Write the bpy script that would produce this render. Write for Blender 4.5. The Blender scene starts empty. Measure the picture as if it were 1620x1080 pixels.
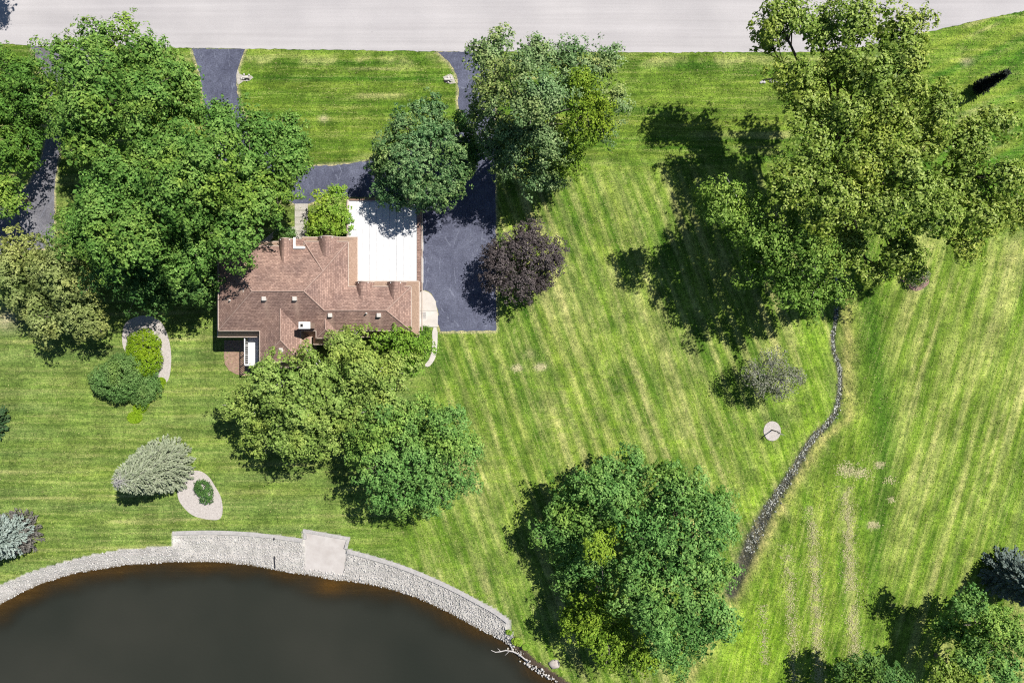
import bpy, bmesh, math, random
import numpy as np
from mathutils import Vector, Matrix

# ------------------------------------------------------------------ camera, sky, sun, exposure
sc = bpy.context.scene
C = sc.collection
H = 72.0            # drone height in metres
PPM = 15.0          # photograph pixels per metre on the ground
cam = bpy.data.objects.new('camera', bpy.data.cameras.new('camera'))
C.objects.link(cam)
cam.location = (0, 0, H)
cam.rotation_euler = (0, 0, 0)
cam.data.sensor_width = 36.0
cam.data.lens = 24.0
cam.data.clip_start = 0.5
cam.data.clip_end = 4000.0
sc.camera = cam

SH = Vector((-0.54, -0.40, 0.0))             # shadow offset per metre of height
SUN = Vector((-SH.x, -SH.y, 1.0)).normalized()
w = bpy.data.worlds.new('World')
sc.world = w
w.use_nodes = True
nt = w.node_tree
sky = nt.nodes.new('ShaderNodeTexSky')
sky.sky_type = 'NISHITA'
sky.sun_disc = False
sky.sun_elevation = math.asin(SUN.z)
sky.sun_rotation = math.atan2(SUN.x, SUN.y)
sky.altitude = 200.0
sky.air_density = 1.0
sky.dust_density = 0.2
sky.ozone_density = 2.0
bg = nt.nodes['Background']
bg.inputs[1].default_value = 0.055
nt.links.new(sky.outputs[0], bg.inputs[0])
sl = bpy.data.lights.new('sun', 'SUN')
sl.energy = 5.0
sl.angle = math.radians(0.5)
sl.color = (1.0, 0.95, 0.87)
so = bpy.data.objects.new('sun', sl)
C.objects.link(so)
so.rotation_euler = SUN.to_track_quat('Z', 'Y').to_euler()
so.location = (40, 30, 60)
sc.view_settings.view_transform = 'Standard'
sc.view_settings.look = 'None'
sc.view_settings.exposure = 0.42
sc.view_settings.gamma = 1.0
sc.cycles.use_denoising = False
sc.cycles.filter_width = 1.15
sc.cycles.max_bounces = 6
sc.cycles.diffuse_bounces = 3
sc.cycles.transparent_max_bounces = 8
sc.cycles.use_adaptive_sampling = True
sc.cycles.adaptive_threshold = 0.008

# ------------------------------------------------------------------ helpers
def W(px, py, h=0.0):
    k = (1.0 - h / H) / PPM
    return Vector(((px - 810.0) * k, (540.0 - py) * k, h))

ORG = {}
def link(o, parent=None, base=None):
    C.objects.link(o)
    if parent is not None:
        o.parent = parent
        ORG[o.name] = ORG[parent.name].copy()
    else:
        b = Vector(base) if base is not None else Vector((0, 0, 0))
        o.location = b
        ORG[o.name] = b
    return o

def tag(o, label=None, cat=None, group=None, kind=None):
    if label: o['label'] = label
    if cat: o['category'] = cat
    if group: o['group'] = group
    if kind: o['kind'] = kind
    return o

def thing(name, base, label, cat, group=None):
    o = bpy.data.objects.new(name, None)
    o.empty_display_size = 0.3
    link(o, None, base)
    return tag(o, label, cat, group)

def mesh_np(name, v, f, mat, parent=None, base=None, smooth=False, attrs=None):
    """v (N,3) world coordinates, f (M,3|4) integer faces."""
    me = bpy.data.meshes.new(name)
    v = np.asarray(v, dtype=np.float32)
    f = np.asarray(f, dtype=np.int32)
    o = bpy.data.objects.new(name, me)
    link(o, parent, base)
    org = ORG[o.name]
    v = v - np.array(org, dtype=np.float32)
    n = f.shape[1]
    me.vertices.add(len(v)); me.vertices.foreach_set('co', v.ravel())
    me.loops.add(f.size); me.loops.foreach_set('vertex_index', f.ravel())
    me.polygons.add(len(f))
    me.polygons.foreach_set('loop_start', np.arange(0, f.size, n, dtype=np.int32))
    if smooth:
        me.polygons.foreach_set('use_smooth', np.ones(len(f), dtype=bool))
    if attrs:
        for an, (typ, arr) in attrs.items():
            a = me.attributes.new(an, typ, 'POINT')
            a.data.foreach_set('color' if typ == 'FLOAT_COLOR' else 'value', np.asarray(arr, dtype=np.float32).ravel())
    me.update(calc_edges=True)
    me.materials.append(mat)
    return o

def mesh_py(name, verts, faces, mat, parent=None, base=None, uv=False, bevel=0.0):
    """general polygons in world coordinates."""
    me = bpy.data.meshes.new(name)
    o = bpy.data.objects.new(name, me)
    link(o, parent, base)
    org = ORG[o.name]
    me.from_pydata([tuple(Vector(p) - org) for p in verts], [], faces)
    me.update()
    if uv:
        lay = me.uv_layers.new(name='UVMap')
        for p in me.polygons:
            n = p.normal
            t = Vector((-n.y, n.x, 0))
            t = t.normalized() if t.length > 1e-3 else Vector((1, 0, 0))
            b = n.cross(t)
            for li in p.loop_indices:
                co = me.vertices[me.loops[li].vertex_index].co
                lay.data[li].uv = (co.dot(t), co.dot(b))
    me.materials.append(mat)
    if bevel > 0:
        m = o.modifiers.new('bevel', 'BEVEL'); m.width = bevel; m.segments = 2; m.limit_method = 'ANGLE'
    return o

def box_vf(c, s, rz=0.0):
    cx, cy, cz = c; sx, sy, sz = s[0] / 2, s[1] / 2, s[2] / 2
    ca, sa = math.cos(rz), math.sin(rz)
    v = []
    for z in (-sz, sz):
        for x, y in ((-sx, -sy), (sx, -sy), (sx, sy), (-sx, sy)):
            v.append((cx + x * ca - y * sa, cy + x * sa + y * ca, cz + z))
    return v, [(3, 2, 1, 0), (4, 5, 6, 7), (0, 1, 5, 4), (1, 2, 6, 5), (2, 3, 7, 6), (3, 0, 4, 7)]

def box(name, c, s, mat, parent=None, base=None, rz=0.0, bevel=0.0, uv=False):
    v, f = box_vf(c, s, rz)
    return mesh_py(name, v, f, mat, parent, base, uv=uv, bevel=bevel)

def slab(name, pts, z0, z1, mat, parent=None, base=None, uv=False):
    """vertical prism over world xy points."""
    a = sum(pts[i][0] * pts[(i + 1) % len(pts)][1] - pts[(i + 1) % len(pts)][0] * pts[i][1] for i in range(len(pts)))
    if a < 0: pts = pts[::-1]
    n = len(pts)
    v = [(p[0], p[1], z0) for p in pts] + [(p[0], p[1], z1) for p in pts]
    f = [tuple(range(n, 2 * n)), tuple(range(n - 1, -1, -1))]
    f += [(i, (i + 1) % n, n + (i + 1) % n, n + i) for i in range(n)]
    return mesh_py(name, v, f, mat, parent, base, uv=uv)

def smooth_poly(pts, it=2, closed=True):
    """Chaikin corner cutting."""
    for _ in range(it):
        out = []
        n = len(pts)
        rng = range(n if closed else n - 1)
        if not closed: out.append(pts[0])
        for i in rng:
            a, b = pts[i], pts[(i + 1) % n]
            out.append((a[0] * .75 + b[0] * .25, a[1] * .75 + b[1] * .25))
            out.append((a[0] * .25 + b[0] * .75, a[1] * .25 + b[1] * .75))
        if not closed: out.append(pts[-1])
        pts = out
    return pts

def wp(pts, h=0.0):
    return [tuple(W(p[0], p[1], h))[:2] for p in pts]

class Tubes:
    def __init__(s): s.v = []; s.f = []; s.n = 0
    def add(s, pts, rad, sides=6):
        pts = [Vector(p) for p in pts]
        k = len(pts)
        up = Vector((0.31, 0.17, 0.93))
        for i, p in enumerate(pts):
            d = (pts[min(i + 1, k - 1)] - pts[max(i - 1, 0)])
            d = d.normalized() if d.length > 1e-6 else Vector((0, 0, 1))
            a = d.cross(up)
            if a.length < 0.15: a = d.cross(Vector((1, 0, 0)))
            a.normalize(); b = d.cross(a)
            for j in range(sides):
                t = 2 * math.pi * j / sides
                s.v.append(tuple(p + (a * math.cos(t) + b * math.sin(t)) * rad[i]))
        for i in range(k - 1):
            for j in range(sides):
                q = s.n + i * sides
                s.f.append((q + j, q + (j + 1) % sides, q + sides + (j + 1) % sides, q + sides + j))
        s.n += k * sides
    def build(s, name, mat, parent=None, base=None):
        return mesh_np(name, s.v, s.f, mat, parent, base, smooth=True)

_lat = {}
def vnoise(x, y, seed=0):
    if seed not in _lat:
        _lat[seed] = np.random.RandomState(1000 + seed).rand(256, 256)
    L = _lat[seed]
    xi = np.floor(x).astype(int); yi = np.floor(y).astype(int)
    fx = x - xi; fy = y - yi
    fx = fx * fx * (3 - 2 * fx); fy = fy * fy * (3 - 2 * fy)
    a = L[xi & 255, yi & 255]; b = L[(xi + 1) & 255, yi & 255]
    c = L[xi & 255, (yi + 1) & 255]; d = L[(xi + 1) & 255, (yi + 1) & 255]
    return (a * (1 - fx) + b * fx) * (1 - fy) + (c * (1 - fx) + d * fx) * fy

def fbm(x, y, seed=0, o=3):
    t = 0; a = 0.5; n = 0
    for i in range(o):
        t = t + a * vnoise(x * 2 ** i, y * 2 ** i, seed + i * 7); n += a; a *= 0.5
    return t / n

def sst(e0, e1, x):
    t = np.clip((x - e0) / (e1 - e0), 0, 1)
    return t * t * (3 - 2 * t)

def inpoly(x, y, poly):
    r = np.zeros(x.shape, dtype=bool)
    n = len(poly)
    for i in range(n):
        x0, y0 = poly[i]; x1, y1 = poly[(i + 1) % n]
        if y0 == y1: continue
        c = ((y0 > y) != (y1 > y)) & (x < (x1 - x0) * (y - y0) / (y1 - y0) + x0)
        r ^= c
    return r

def dist_line(x, y, pts, closed=False):
    d = np.full(x.shape, 1e9)
    n = len(pts)
    for i in range(n if closed else n - 1):
        ax, ay = pts[i]; bx, by = pts[(i + 1) % n]
        dx, dy = bx - ax, by - ay
        l = dx * dx + dy * dy + 1e-9
        t = np.clip(((x - ax) * dx + (y - ay) * dy) / l, 0, 1)
        d = np.minimum(d, (x - ax - t * dx) ** 2 + (y - ay - t * dy) ** 2)
    return np.sqrt(d)

# ------------------------------------------------------------------ materials
def new_mat(name):
    m = bpy.data.materials.new(name); m.use_nodes = True
    nt = m.node_tree
    return m, nt, nt.nodes['Principled BSDF'], nt.links

def nd(nt, typ, **kw):
    n = nt.nodes.new(typ)
    for k, v in kw.items():
        setattr(n, k, v)
    return n

def ramp(nt, fac, stops):
    r = nt.nodes.new('ShaderNodeValToRGB')
    e = r.color_ramp.elements
    while len(e) < len(stops): e.new(0.5)
    for el, (p, c) in zip(e, stops):
        el.position = p; el.color = (c[0], c[1], c[2], 1)
    nt.links.new(fac, r.inputs[0])
    return r.outputs[0]

def noise(nt, vec, scale, detail=3.0, rough=0.55, dist=0.0):
    n = nt.nodes.new('ShaderNodeTexNoise')
    n.inputs['Scale'].default_value = scale
    n.inputs['Detail'].default_value = detail
    n.inputs['Roughness'].default_value = rough
    n.inputs['Distortion'].default_value = dist
    if vec is not None: nt.links.new(vec, n.inputs['Vector'])
    return n.outputs['Fac']

def mixc(nt, a, b, fac, mode='MIX'):
    m = nt.nodes.new('ShaderNodeMix'); m.data_type = 'RGBA'; m.blend_type = mode
    for sock, val in ((m.inputs['Factor'], fac), (m.inputs['A'], a), (m.inputs['B'], b)):
        if isinstance(val, (int, float)): sock.default_value = val
        elif isinstance(val, tuple): sock.default_value = (val[0], val[1], val[2], 1)
        else: nt.links.new(val, sock)
    return m.outputs['Result']

def mth(nt, op, a, b=None, c=None, clamp=False):
    m = nt.nodes.new('ShaderNodeMath'); m.operation = op; m.use_clamp = clamp
    for i, val in enumerate((a, b, c)):
        if val is None: continue
        if isinstance(val, (int, float)): m.inputs[i].default_value = val
        else: nt.links.new(val, m.inputs[i])
    return m.outputs[0]

def bump(nt, height, strength, distance, bsdf):
    b = nt.nodes.new('ShaderNodeBump')
    b.inputs['Strength'].default_value = strength
    b.inputs['Distance'].default_value = distance
    nt.links.new(height, b.inputs['Height'])
    nt.links.new(b.outputs[0], bsdf.inputs['Normal'])

def worldpos(nt):
    return nt.nodes.new('ShaderNodeNewGeometry').outputs['Position']

def mapped(nt, vec, scale, rot=0.0):
    m = nt.nodes.new('ShaderNodeMapping')
    m.inputs['Scale'].default_value = scale
    m.inputs['Rotation'].default_value = (0, 0, rot)
    nt.links.new(vec, m.inputs['Vector'])
    return m.outputs[0]

def simple_mat(name, c1, c2, scale=3.0, rough=0.8, detail=4.0, bumpd=0.0, bumps=None, spec=0.3, metallic=0.0, scale2=None):
    m, nt, b, L = new_mat(name)
    p = worldpos(nt)
    n = noise(nt, p, scale, detail)
    col = ramp(nt, n, [(0.32, c1), (0.68, c2)])
    if scale2:
        n2 = noise(nt, p, scale2, 3)
        col = mixc(nt, col, ramp(nt, n2, [(0.3, (0.7, 0.7, 0.7)), (0.7, (1.15, 1.15, 1.15))]), 0.8, 'MULTIPLY')
    L.new(col, b.inputs['Base Color'])
    b.inputs['Roughness'].default_value = rough
    b.inputs['Specular IOR Level'].default_value = spec
    b.inputs['Metallic'].default_value = metallic
    if bumpd > 0:
        bump(nt, noise(nt, p, bumps or scale * 3, 4), 0.6, bumpd, b)
    return m

def streaked(nt, p, dx, dy, across, along, detail=4, rough=0.6):
    l = math.hypot(dx, dy); dx, dy = dx / l, dy / l
    def dot(vx, vy):
        n = nd(nt, 'ShaderNodeVectorMath', operation='DOT_PRODUCT')
        nt.links.new(p, n.inputs[0]); n.inputs[1].default_value = (vx, vy, 0)
        return n.outputs['Value']
    c = nd(nt, 'ShaderNodeCombineXYZ')
    nt.links.new(dot(dx * along, dy * along), c.inputs[0]); nt.links.new(dot(-dy * across, dx * across), c.inputs[1])
    return noise(nt, c.outputs[0], 1.0, detail, rough)

def lawn_mat():
    m, nt, b, L = new_mat('lawn_grass')
    p = worldpos(nt)
    att = lambda n_: nd(nt, 'ShaderNodeAttribute', attribute_name=n_)
    at = att('col').outputs['Color']
    sep = nd(nt, 'ShaderNodeSeparateXYZ'); L.new(att('zone').outputs['Color'], sep.inputs[0])
    zc, zr, gr = sep.outputs[0], sep.outputs[1], sep.outputs[2]
    def zmix(h, c, r):
        x = mth(nt, 'ADD', mth(nt, 'MULTIPLY', mth(nt, 'SUBTRACT', c, h), zc), h)
        return mth(nt, 'ADD', mth(nt, 'MULTIPLY', mth(nt, 'SUBTRACT', r, x), zr), x)
    st = zmix(streaked(nt, p, 1, 0.0, 2.2, .14), streaked(nt, p, 0.36, -1, 2.4, .16), streaked(nt, p, -0.27, -1, 2.4, .16))
    ln = zmix(streaked(nt, p, 1, 0.02, 5.5, .35, 3), streaked(nt, p, 0.36, -1, 6.0, .30, 3), streaked(nt, p, -0.27, -1, 6.0, .30, 3))
    f1 = noise(nt, p, 2.6, 5, 0.65)
    f2 = noise(nt, p, 7.5, 5, 0.72)
    g = mth(nt, 'ADD', mth(nt, 'MULTIPLY', f1, 0.38), mth(nt, 'MULTIPLY', f2, 0.62))
    val = ramp(nt, g, [(0.36, (0.22, 0.26, 0.24)), (0.5, (0.90, 0.92, 0.90)), (0.64, (1.75, 1.66, 1.6))])
    c = mixc(nt, at, ramp(nt, st, [(0.34, (0.62, 0.72, 0.6)), (0.66, (1.32, 1.25, 1.3))]), gr, 'MULTIPLY')
    c = mixc(nt, c, val, gr, 'MULTIPLY')
    def lum(col):
        bw = nd(nt, 'ShaderNodeRGBToBW'); L.new(col, bw.inputs[0]); return bw.outputs[0]
    s1 = lum(ramp(nt, mth(nt, 'ADD', mth(nt, 'MULTIPLY', st, 0.5), mth(nt, 'MULTIPLY', ln, 0.5)), [(0.50, (0, 0, 0)), (0.64, (1, 1, 1))]))
    s2 = lum(ramp(nt, f2, [(0.44, (0, 0, 0)), (0.60, (1, 1, 1))]))
    fac = mth(nt, 'MULTIPLY', mth(nt, 'MULTIPLY', s1, s2), mth(nt, 'MULTIPLY', gr, 0.62))
    c = mixc(nt, c, (0.40, 0.37, 0.16), fac)
    s3 = lum(ramp(nt, noise(nt, p, 5.0, 6, 0.8), [(0.58, (0, 0, 0)), (0.70, (1, 1, 1))]))
    c = mixc(nt, c, (0.34, 0.33, 0.13), mth(nt, 'MULTIPLY', s3, mth(nt, 'MULTIPLY', gr, 0.30)))
    L.new(c, b.inputs['Base Color'])
    b.inputs['Roughness'].default_value = 0.85
    b.inputs['Specular IOR Level'].default_value = 0.12
    bump(nt, mth(nt, 'ADD', f2, mth(nt, 'MULTIPLY', f1, 0.8)), 0.8, 0.10, b)
    return m

def road_mat():
    m, nt, b, L = new_mat('road_concrete')
    p = worldpos(nt)
    st = noise(nt, mapped(nt, p, (0.03, 1.6, 1)), 1.0, 5, 0.6)
    fn = noise(nt, p, 14.0, 4, 0.7)
    bl = noise(nt, p, 0.16, 3, 0.5)
    c = ramp(nt, st, [(0.3, (0.385, 0.370, 0.378)), (0.7, (0.455, 0.438, 0.447))])
    c = mixc(nt, c, ramp(nt, fn, [(0.3, (0.86, 0.86, 0.86)), (0.7, (1.08, 1.08, 1.08))]), 0.9, 'MULTIPLY')
    c = mixc(nt, c, ramp(nt, bl, [(0.3, (0.90, 0.90, 0.91)), (0.7, (1.05, 1.05, 1.05))]), 1.0, 'MULTIPLY')
    v = nd(nt, 'ShaderNodeTexVoronoi'); v.inputs['Scale'].default_value = 0.23
    L.new(p, v.inputs['Vector'])
    sp = ramp(nt, v.outputs['Distance'], [(0.0, (0.45, 0.45, 0.45)), (0.022, (1, 1, 1))])
    c = mixc(nt, c, sp, 0.7, 'MULTIPLY')
    L.new(c, b.inputs['Base Color']); b.inputs['Roughness'].default_value = 0.9
    b.inputs['Specular IOR Level'].default_value = 0.2
    bump(nt, fn, 0.3, 0.01, b)
    return m

def asphalt_mat(name, base, crack=1.0):
    m, nt, b, L = new_mat(name)
    p = worldpos(nt)
    fn = noise(nt, p, 7.0, 6, 0.75)
    bl = noise(nt, p, 0.35, 4, 0.6)
    sw = noise(nt, mapped(nt, p, (0.5, 0.5, 1), 0.4), 1.2, 5, 0.6, 2.5)
    c = ramp(nt, fn, [(0.28, tuple(x * 0.55 for x in base)), (0.5, base), (0.72, tuple(min(1, x * 1.7) for x in base))])
    c = mixc(nt, c, ramp(nt, bl, [(0.3, (0.75, 0.75, 0.78)), (0.7, (1.25, 1.25, 1.2))]), 1.0, 'MULTIPLY')
    c = mixc(nt, c, ramp(nt, sw, [(0.35, (0.85, 0.85, 0.87)), (0.62, (1.25, 1.25, 1.22))]), 0.8, 'MULTIPLY')
    # sealed cracks
    wob = nd(nt, 'ShaderNodeVectorMath', operation='MULTIPLY_ADD')
    nz = nd(nt, 'ShaderNodeTexNoise'); nz.inputs['Scale'].default_value = 0.8; nz.inputs['Detail'].default_value = 5
    L.new(p, nz.inputs['Vector']); L.new(nz.outputs['Color'], wob.inputs[0]); wob.inputs[1].default_value = (0.9, 0.9, 0); L.new(p, wob.inputs[2])
    mp = mapped(nt, wob.outputs[0], (0.55, 0.16, 0.0))
    v = nd(nt, 'ShaderNodeTexVoronoi', feature='DISTANCE_TO_EDGE'); v.inputs['Scale'].default_value = 1.0
    L.new(mp, v.inputs['Vector'])
    cr = ramp(nt, v.outputs['Distance'], [(0.0, (1, 1, 1)), (0.022, (0, 0, 0))])
    bw = nd(nt, 'ShaderNodeRGBToBW'); L.new(cr, bw.inputs[0])
    brk = noise(nt, p, 0.9, 3)
    fac = mth(nt, 'MULTIPLY', mth(nt, 'MULTIPLY', bw.outputs[0], mth(nt, 'GREATER_THAN', brk, 0.52)), 0.5 * crack)
    c = mixc(nt, c, (0.22, 0.24, 0.31), fac)
    L.new(c, b.inputs['Base Color']); b.inputs['Roughness'].default_value = 0.8
    b.inputs['Specular IOR Level'].default_value = 0.25
    bump(nt, fn, 0.5, 0.02, b)
    return m

def leaf_mat(name, dark, mid, light, trans=0.11, rough=0.6, spec=0.10, hue_amt=1.0):
    m, nt, b, L = new_mat(name)
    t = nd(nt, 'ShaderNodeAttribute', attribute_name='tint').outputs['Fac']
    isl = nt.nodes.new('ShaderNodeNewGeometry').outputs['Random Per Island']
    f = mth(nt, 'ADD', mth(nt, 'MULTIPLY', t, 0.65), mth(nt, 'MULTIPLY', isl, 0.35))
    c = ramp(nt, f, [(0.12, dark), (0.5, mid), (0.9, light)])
    hu = nd(nt, 'ShaderNodeAttribute', attribute_name='hue').outputs['Fac']
    c = mixc(nt, c, ramp(nt, hu, [(0.12, (0.86, 0.96, 0.96)), (0.48, (1.0, 1.0, 1.0)), (0.88, (1.26, 1.10, 0.82))]), hue_amt, 'MULTIPLY')
    L.new(c, b.inputs['Base Color'])
    b.inputs['Roughness'].default_value = rough
    b.inputs['Specular IOR Level'].default_value = spec
    tr = nt.nodes.new('ShaderNodeBsdfTranslucent')
    tc = mixc(nt, c, (1.35, 1.45, 0.6), 1.0, 'MULTIPLY')
    L.new(tc, tr.inputs['Color'])
    mx = nt.nodes.new('ShaderNodeMixShader'); mx.inputs[0].default_value = trans
    L.new(b.outputs[0], mx.inputs[1]); L.new(tr.outputs[0], mx.inputs[2])
    L.new(mx.outputs[0], nt.nodes['Material Output'].inputs['Surface'])
    return m

def shingle_mat(streaks):
    m, nt, b, L = new_mat('roof_shingles')
    uv = nd(nt, 'ShaderNodeUVMap', uv_map='UVMap').outputs[0]
    br = nd(nt, 'ShaderNodeTexBrick'); L.new(uv, br.inputs['Vector'])
    br.inputs['Scale'].default_value = 1.0
    br.inputs['Brick Width'].default_value = 0.30
    br.inputs['Row Height'].default_value = 0.17
    br.inputs['Mortar Size'].default_value = 0.012
    br.inputs['Color1'].default_value = (0.235, 0.155, 0.130, 1)
    br.inputs['Color2'].default_value = (0.372, 0.258, 0.215, 1)
    br.inputs['Mortar'].default_value = (0.155, 0.105, 0.094, 1)
    p = worldpos(nt)
    n1 = noise(nt, p, 0.6, 5, 0.6)
    c = mixc(nt, br.outputs['Color'], ramp(nt, n1, [(0.3, (0.76, 0.74, 0.76)), (0.7, (1.2, 1.16, 1.12))]), 1.0, 'MULTIPLY')
    n2 = noise(nt, p, 4.5, 4, 0.7)
    c = mixc(nt, c, ramp(nt, n2, [(0.3, (0.78, 0.78, 0.78)), (0.7, (1.2, 1.2, 1.2))]), 1.0, 'MULTIPLY')
    # pale rain streaks below the metal vents
    sx = nd(nt, 'ShaderNodeSeparateXYZ'); L.new(p, sx.inputs[0])
    tot = None
    for (x, y, dx, dy, ln) in streaks:
        ex = mth(nt, 'SUBTRACT', sx.outputs[0], x); ey = mth(nt, 'SUBTRACT', sx.outputs[1], y)
        al = mth(nt, 'ADD', mth(nt, 'MULTIPLY', ex, dx), mth(nt, 'MULTIPLY', ey, dy))
        ac = mth(nt, 'ABSOLUTE', mth(nt, 'SUBTRACT', mth(nt, 'MULTIPLY', ex, -dy), mth(nt, 'MULTIPLY', ey, -dx)))
        a1 = mth(nt, 'SUBTRACT', 1.0, mth(nt, 'MULTIPLY', ac, 2.6), clamp=True)
        a2 = mth(nt, 'SUBTRACT', 1.0, mth(nt, 'MULTIPLY', al, 1.0 / ln), clamp=True)
        a3 = mth(nt, 'GREATER_THAN', al, 0.0)
        k = mth(nt, 'MULTIPLY', mth(nt, 'MULTIPLY', a1, a2), a3)
        tot = k if tot is None else mth(nt, 'MAXIMUM', tot, k)
    c = mixc(nt, c, (0.42, 0.30, 0.24), mth(nt, 'MULTIPLY', tot, 0.9, clamp=True))
    L.new(c, b.inputs['Base Color']); b.inputs['Roughness'].default_value = 0.9
    b.inputs['Specular IOR Level'].default_value = 0.15
    bump(nt, mth(nt, 'ADD', br.outputs['Fac'], n2), 0.5, 0.02, b)
    return m

def water_mat():
    m, nt, b, L = new_mat('pond_water')
    op = nd(nt, 'ShaderNodeAttribute', attribute_name='murk').outputs['Fac']
    p = worldpos(nt)
    n = noise(nt, p, 0.06, 3, 0.5)
    c = ramp(nt, n, [(0.3, (0.020, 0.023, 0.018)), (0.7, (0.033, 0.034, 0.027))])
    L.new(c, b.inputs['Base Color'])
    b.inputs['Roughness'].default_value = 0.18
    b.inputs['IOR'].default_value = 1.33
    b.inputs['Specular IOR Level'].default_value = 0.5
    rip = noise(nt, mapped(nt, p, (1.0, 2.2, 1)), 1.6, 5, 0.6)
    bp = nd(nt, 'ShaderNodeBump'); bp.inputs['Strength'].default_value = 0.35; bp.inputs['Distance'].default_value = 0.05
    L.new(rip, bp.inputs['Height']); L.new(bp.outputs[0], b.inputs['Normal'])
    tr = nd(nt, 'ShaderNodeBsdfTransparent'); tr.inputs[0].default_value = (0.70, 0.63, 0.48, 1)
    mx = nd(nt, 'ShaderNodeMixShader')
    L.new(op, mx.inputs[0]); L.new(tr.outputs[0], mx.inputs[1]); L.new(b.outputs[0], mx.inputs[2])
    L.new(mx.outputs[0], nt.nodes['Material Output'].inputs['Surface'])
    return m

M = {}
M['lawn'] = lawn_mat()
M['road'] = road_mat()
M['asphalt'] = asphalt_mat('driveway_asphalt', (0.078, 0.085, 0.128))
M['asphalt_old'] = asphalt_mat('old_grey_asphalt', (0.135, 0.135, 0.155), 0.6)
M['concrete'] = simple_mat('pale_concrete', (0.46, 0.43, 0.40), (0.55, 0.52, 0.49), 1.2, 0.9, 5, 0.005, 30)
M['landing'] = simple_mat('landing_concrete', (0.44, 0.405, 0.385), (0.53, 0.50, 0.48), 0.9, 0.9, 6, 0.006, 26)
M['walk'] = simple_mat('walk_concrete', (0.370, 0.349, 0.311), (0.454, 0.428, 0.386), 1.6, 0.9, 5, 0.01, 30, scale2=12)
M['kerb'] = simple_mat('kerb_concrete', (0.336, 0.328, 0.323), (0.437, 0.420, 0.412), 2.5, 0.9, 5, 0.01, 30, scale2=14)
M['gravel'] = simple_mat('pale_pea_gravel', (0.40, 0.365, 0.345), (0.50, 0.465, 0.44), 6.0, 0.95, 6, 0.02, 22, scale2=16)
M['mulch'] = simple_mat('red_mulch', (0.20, 0.12, 0.105), (0.34, 0.23, 0.20), 6.0, 0.95, 6, 0.03, 22, scale2=16)
M['stone'] = simple_mat('riprap_stone', (0.38, 0.365, 0.345), (0.66, 0.645, 0.62), 5.0, 0.9, 3)
M['stone_dark'] = simple_mat('stream_stone', (0.09, 0.095, 0.085), (0.40, 0.41, 0.37), 4.0, 0.9, 3)
M['boulder'] = simple_mat('boulder_stone', (0.336, 0.294, 0.269), (0.462, 0.420, 0.395), 3.0, 0.9, 5, 0.02)
M['bark'] = simple_mat('grey_bark', (0.10, 0.085, 0.07), (0.24, 0.21, 0.18), 5.0, 0.95, 5, 0.03)
M['bark_pale'] = simple_mat('pale_bare_wood', (0.34, 0.32, 0.31), (0.55, 0.53, 0.52), 5.0, 0.95, 5)
M['bark_dark'] = simple_mat('dark_bark', (0.035, 0.028, 0.022), (0.09, 0.075, 0.06), 5.0, 0.95, 5)
M['straw'] = simple_mat('dry_clippings', (0.38, 0.36, 0.17), (0.54, 0.51, 0.30), 8.0, 0.9, 4)
M['white_roof'] = simple_mat('white_roof_membrane', (0.554, 0.563, 0.580), (0.622, 0.626, 0.638), 2.0, 0.55, 5)
M['white'] = simple_mat('white_paint', (0.74, 0.74, 0.74), (0.82, 0.82, 0.82), 3.0, 0.5, 4)
M['deck'] = simple_mat('weathered_white_deck', (0.521, 0.512, 0.529), (0.689, 0.689, 0.706), 1.4, 0.7, 5)
M['metal'] = simple_mat('vent_metal', (0.462, 0.437, 0.403), (0.571, 0.538, 0.504), 6.0, 0.55, 3)
M['dark'] = simple_mat('dark_void', (0.012, 0.012, 0.012), (0.02, 0.02, 0.02), 4.0, 0.9, 2)
M['hose'] = simple_mat('black_plastic', (0.02, 0.02, 0.025), (0.04, 0.04, 0.05), 4.0, 0.5, 2)
M['trim'] = simple_mat('brown_trim', (0.20, 0.125, 0.09), (0.30, 0.20, 0.15), 3.0, 0.7, 4)
M['gutter'] = simple_mat('tan_gutter', (0.42, 0.34, 0.29), (0.52, 0.44, 0.38), 3.0, 0.6, 3)
M['paver'] = None
M['water'] = water_mat()

def brick_mat(name, c1, c2, mortar, bw, bh):
    m, nt, b, L = new_mat(name)
    p = worldpos(nt)
    br = nd(nt, 'ShaderNodeTexBrick')
    L.new(p, br.inputs['Vector'])
    br.inputs['Scale'].default_value = 1.0
    br.inputs['Brick Width'].default_value = bw
    br.inputs['Row Height'].default_value = bh
    br.inputs['Mortar Size'].default_value = 0.012
    br.inputs['Color1'].default_value = (*c1, 1); br.inputs['Color2'].default_value = (*c2, 1); br.inputs['Mortar'].default_value = (*mortar, 1)
    n = noise(nt, p, 5.0, 4, 0.7)
    c = mixc(nt, br.outputs['Color'], ramp(nt, n, [(0.3, (0.75, 0.75, 0.75)), (0.7, (1.2, 1.2, 1.2))]), 1.0, 'MULTIPLY')
    L.new(c, b.inputs['Base Color']); b.inputs['Roughness'].default_value = 0.9
    bump(nt, br.outputs['Fac'], 0.4, -0.01, b)
    return m
M['paver'] = brick_mat('brick_pavers', (0.27, 0.165, 0.115), (0.38, 0.25, 0.18), (0.20, 0.15, 0.12), 0.2, 0.1)
M['brick'] = brick_mat('wall_brick', (0.25, 0.15, 0.11), (0.34, 0.22, 0.16), (0.35, 0.32, 0.29), 0.22, 0.075)
gm, gnt, gb, gl = new_mat('window_glass')
gb.inputs['Base Color'].default_value = (0.03, 0.04, 0.05, 1); gb.inputs['Roughness'].default_value = 0.08
M['glass'] = gm

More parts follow.
